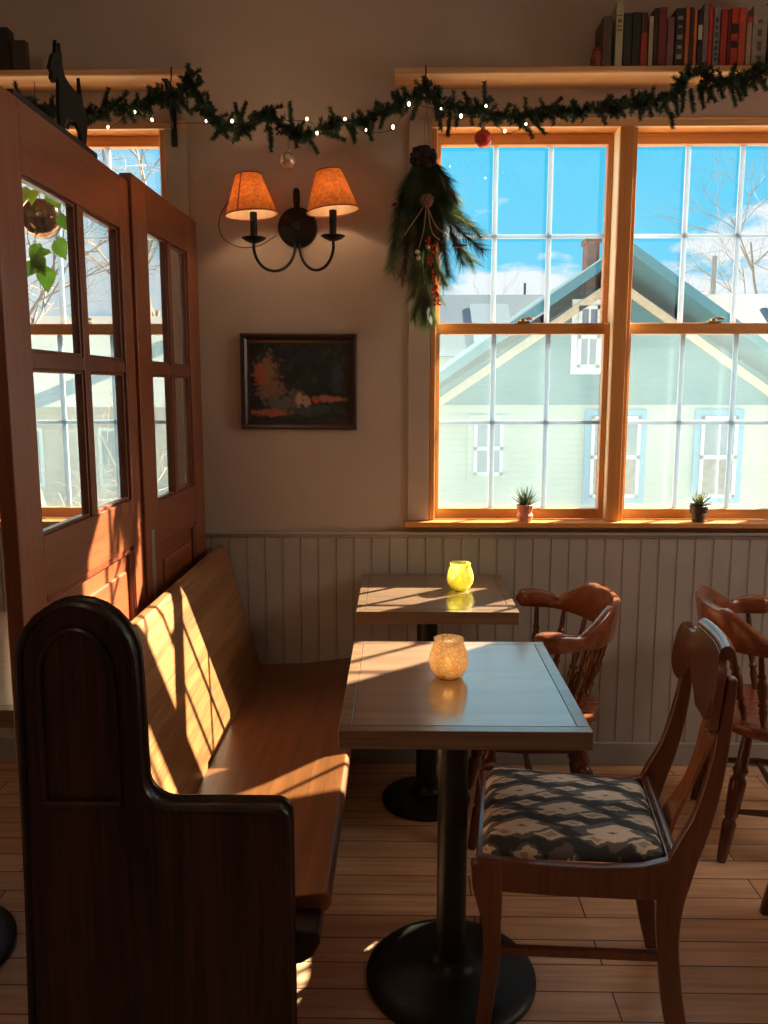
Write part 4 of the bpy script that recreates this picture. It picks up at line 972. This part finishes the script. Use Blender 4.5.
def hwin(x0, y0, x1, y1, trim, lower=True):
    a = hz(x0, y1); b = hz(x1, y0)
    w = MB(); e = .13; w.box((a[0]-e, -.08, a[2]-e), (b[0]+e, -.005, b[2]+e)); w = w.build('window', trim, ho)
    s2 = MB(); e = .07; zmid = (a[2]+b[2])/2
    for bx in (((a[0], -.12, a[2]), (a[0]+e, -.08, b[2])), ((b[0]-e, -.12, a[2]), (b[0], -.08, b[2])), ((a[0], -.12, a[2]), (b[0], -.08, a[2]+e)), ((a[0], -.12, b[2]-e), (b[0], -.08, b[2])), ((a[0], -.12, zmid-.04), (b[0], -.08, zmid+.04)), (((a[0]+b[0])/2-.02, -.11, a[2]), ((a[0]+b[0])/2+.02, -.08, b[2]))): s2.box(*bx)
    s2.build('sash', m_wsash, w)
    MB().box((a[0], -.095, zmid), (b[0], -.081, b[2])).build('pane', m_wgl, w); MB().box((a[0], -.095, a[2]), (b[0], -.081, zmid)).build('pane', m_wgl2 if lower else m_wgl, w)
hwin(473, 421, 503, 475, m_pale, False); hwin(588, 416, 640, 497, m_btrim); hwin(696, 416, 737, 497, m_btrim); hwin(576, 306, 600, 368, m_wsash, False)
# long roof behind
bh = thing('background_house', 'long low house with blue grey roof behind the gabled house', 'building', (9, 30, GZ))
rz1 = ony(600, 293, 32).z-GZ
MB().box((-10.5, 0, 0), (18, 6, rz1-2.2)).build('wall', m_pale, bh)
MB().prism([(-1, rz1-2.4), (2.5, rz1), (7, rz1-2.4)], 'x', -11, 19).build('roof', m_roof, bh)
for i in range(7):
    MB().prism([(-.4, rz1-2.4+.41+.04), (1.8, rz1-.48+.04), (1.8, rz1-.44+.04), (-.4, rz1-2.4+.45+.04)], 'x', -10+i*3.6, -8.6+i*3.6).build('skylight', plain('pale_panel_%d' % i, (.17, .24, .30), .5), bh)
def polething(name, label, cat, x, ytop, Y, r, m):
    p = ony(x, ytop, Y); o = MB().lathe([(r, 0), (r*.8, p.z-GZ)], (0, 0, 0), 10)
    o = o.build(name, m, None); o.location = (p.x, Y, GZ); tag(o, label, cat)
polething('utility_pole', 'weathered utility pole rising above the far roof in the right window', 'pole', 715, 256, 39, .16, plain('pole_wood', (.35, .30, .28), .9))
polething('vent_pipe', 'thin dark pipe standing above the far roof in the left big window', 'pipe', 525, 283, 38, .07, m_black)
# trees
def tree(label, x, y0base, Y, height, mat, seed, spread=.55, levels=6, r0=.16, name='bare_tree', lean=0):
    rnd = random.Random(seed); m = MB(); base = ony(x, 400, Y); 
    def br(p, d, L, r, lv):
        q = p+d*L; e = q+(d+Vector((rnd.gauss(0, .2), rnd.gauss(0, .2), .08))).normalized()*L*.6
        m.tube([p, q, e], [r, r*.75, r*.55], 5 if lv < 3 else 3, False)
        if lv >= levels: return
        for _ in range(3 if lv < 5 else 2):
            v = (d+Vector((rnd.gauss(0, spread), rnd.gauss(0, spread), rnd.gauss(.05, spread*.7)))).normalized()
            br(q.lerp(e, rnd.random()), v, L*rnd.uniform(.6, .85), r*.55, lv+1)
    br(Vector((0, 0, 0)), Vector((lean, 0, 1)).normalized(), height*.22, r0, 0)
    o = m.build(name, mat); o.location = (base.x, Y, GZ); tag(o, label, 'tree', 'bare trees outside'); return o
m_bark = plain('grey_bark', (.22, .17, .14), .9, var=.3); m_bark2 = plain('tan_bark', (.36, .25, .16), .9)
tree('large bare winter tree at the right edge of the right window', 762, 0, 46, 19, m_bark, 4, .55, 7, .16)
tree('small bare tree above the far roof in the left big window', 517, 0, 44, 9.5, m_bark, 9, .5, 6, .12)
tree('large bare tree outside, seen through the nearer divider panes', 40, 0, 12.5, 9, m_bark, 12, .62, 8, .10)
tree('tall bare tree outside, behind the small window above the divider', 150, 0, 48, 24, m_bark, 21, .5, 8, .24)
tree('brown bare shrub by the street outside, low in the small window', 108, 0, 11, 4.4, m_bark2, 33, .7, 6, .05, 'bare_shrub')
# conifer
pn = ony(470, 250, 42)
tr = thing('pine_tree', 'green pine tree beyond the far roof, behind the swag', 'tree', (pn.x-3.2, 46, GZ))
MB().lathe([(.25, 0), (.05, pn.z-GZ+.3)], (0, 0, 0), 8).build('trunk', m_bark, tr)
fo_ = MB(); rnd = random.Random(2); hh = pn.z-GZ+.5
for i in range(1500):
    t = rnd.random()**.7; z = 2.0+(hh-2.0)*t; R = 3.2*(1-t)**.7+.3; a = rnd.uniform(0, 2*pi); r = R*rnd.random()**.5
    p = Vector((cos(a)*r, sin(a)*r, z+rnd.gauss(0, .1))); fo_.needle(p, p+Vector((cos(a)*.9, sin(a)*.9, rnd.uniform(-.2, .25))), .11)
fo_.build('foliage', plain('pine_foliage', (.22, .32, .16), .8, var=.4, scale=1), tr)
# brick house across the street, seen through the divider
bw = thing('street_house', 'tan shingled house across the street, seen through the divider glass', 'building', (-9, 24, GZ))
MB().box((-6, 0, 0), (5.5, 7, 3.6)).build('wall', siding('tan_wall', (.55, .42, .32), .3), bw)
MB().prism([(-.8, 3.5), (3.5, 6.3), (7.8, 3.5)], 'x', -6.6, 6.1).build('roof', siding('pale_shingle_roof', (.48, .44, .40), .35), bw)
for i in range(4):
    w = MB().box((-5+i*2.7, -.07, 1.2), (-3.9+i*2.7, -.005, 2.9)).build('window', m_wsash, bw); MB().box((-4.9+i*2.7, -.09, 1.3), (-4+i*2.7, -.071, 2.8)).build('pane', m_wgl, w)
MB().box((2.0, 2, 5.4), (2.45, 2.5, 6.9)).build('chimney', m_brick, bw)

# ------------------------------------------------------------------ world + lights
wd = bpy.data.worlds.new('sky'); sc.world = wd; wd.use_nodes = True; nt = wd.node_tree; nt.nodes.clear()
out = nt.nodes.new('ShaderNodeOutputWorld'); bg = nt.nodes.new('ShaderNodeBackground'); nt.links.new(bg.outputs[0], out.inputs[0])
tc = N(nt, 'TexCoord'); sp = N(nt, 'SeparateXYZ'); nt.links.new(tc.outputs['Generated'], sp.inputs[0])
base = ramp(nt, sp.outputs[2], [(0, (.50, .66, .80)), (.06, (.36, .62, .82)), (.14, (.10, .60, .90)), (.30, (.03, .56, .90)), (.8, (.012, .30, .66))])
mp = N(nt, 'Mapping'); mp.inputs['Scale'].default_value = (5.5, 5.5, 15); mp.inputs['Location'].default_value = (1.3, .4, .2); nt.links.new(tc.outputs['Generated'], mp.inputs[0])
no = N(nt, 'TexNoise'); no.inputs['Scale'].default_value = 1; no.inputs['Detail'].default_value = 7; no.inputs['Roughness'].default_value = .55; nt.links.new(mp.outputs[0], no.inputs['Vector'])
el = ramp(nt, sp.outputs[2], [(0, (.2,)*3), (.09, (.23,)*3), (.15, (.17,)*3), (.19, (0,)*3)])
mask = N(nt, 'Math', operation='ADD'); nt.links.new(no.outputs['Fac'], mask.inputs[0]); nt.links.new(el, mask.inputs[1])
cov = ramp(nt, mask.outputs[0], [(.60, (0, 0, 0)), (.67, (1, 1, 1))])
# thin high cloud to the west (left)
lx = ramp(nt, sp.outputs[0], [(-.0, (0,)*3), (1, (0,)*3)])
mx = N(nt, 'MixRGB'); nt.links.new(cov, mx.inputs[0]); nt.links.new(base, mx.inputs[1]); mx.inputs[2].default_value = (.86, .88, .92, 1)
# hazy veil towards the left
neg = N(nt, 'MapRange'); neg.inputs['From Min'].default_value = -.12; neg.inputs['From Max'].default_value = -.34; neg.inputs['To Max'].default_value = .55; nt.links.new(sp.outputs[0], neg.inputs['Value'])
nm2 = N(nt, 'Math', operation='MULTIPLY'); nt.links.new(neg.outputs[0], nm2.inputs[0])
nt.links.new(ramp(nt, no.outputs['Fac'], [(.3, (.5,)*3), (.55, (1.3,)*3)]), nm2.inputs[1]); nm2.use_clamp = True
mx2 = N(nt, 'MixRGB'); nt.links.new(nm2.outputs[0], mx2.inputs[0]); nt.links.new(mx.outputs[0], mx2.inputs[1]); mx2.inputs[2].default_value = (.78, .84, .92, 1)
nt.links.new(mx2.outputs[0], bg.inputs[0]); bg.inputs[1].default_value = 1.0
SD = Vector((-1.17, -1, -1.0))
sun = bpy.data.lights.new('sun', 'SUN'); sun.energy = 46; sun.color = (1, .80, .56); sun.angle = radians(.6)
so = bpy.data.objects.new('sun', sun); COL.objects.link(so); so.rotation_euler = SD.to_track_quat('-Z', 'Y').to_euler(); so.location = (6, 8, 8)
def area(name, loc, tgt, size, e, c):
    l = bpy.data.lights.new(name, 'AREA'); l.shape = 'RECTANGLE'; l.size = size[0]; l.size_y = size[1]; l.energy = e; l.color = c
    o = bpy.data.objects.new(name, l); COL.objects.link(o); o.location = loc; o.rotation_euler = (Vector(tgt)-Vector(loc)).to_track_quat('-Z', 'Y').to_euler()
area('side_fill_light', (2.64, 2.0, 1.75), (.3, 1.2, .1), (.8, 1.1), 26, (1, .86, .72))  # added fill from the right; the wall there has no window
area('rear_fill_light', (-1.25, -1.6, 2.6), (.6, 2.4, 1.0), (.5, .5), 5, (1, .68, .48))  # added warm fill from behind the camera, no real fixture
vs = sc.view_settings; sc.display_settings.display_device = 'sRGB'
vs.view_transform = 'Standard'; vs.look = 'None'; vs.gamma = 1; vs.exposure = .16; vs.use_curve_mapping = False
try:
    sc.cycles.use_denoising = True; sc.cycles.denoiser = 'OPENIMAGEDENOISE'
    sc.cycles.max_bounces = 10; sc.cycles.transparent_max_bounces = 16; sc.cycles.sample_clamp_indirect = 6
except Exception: pass
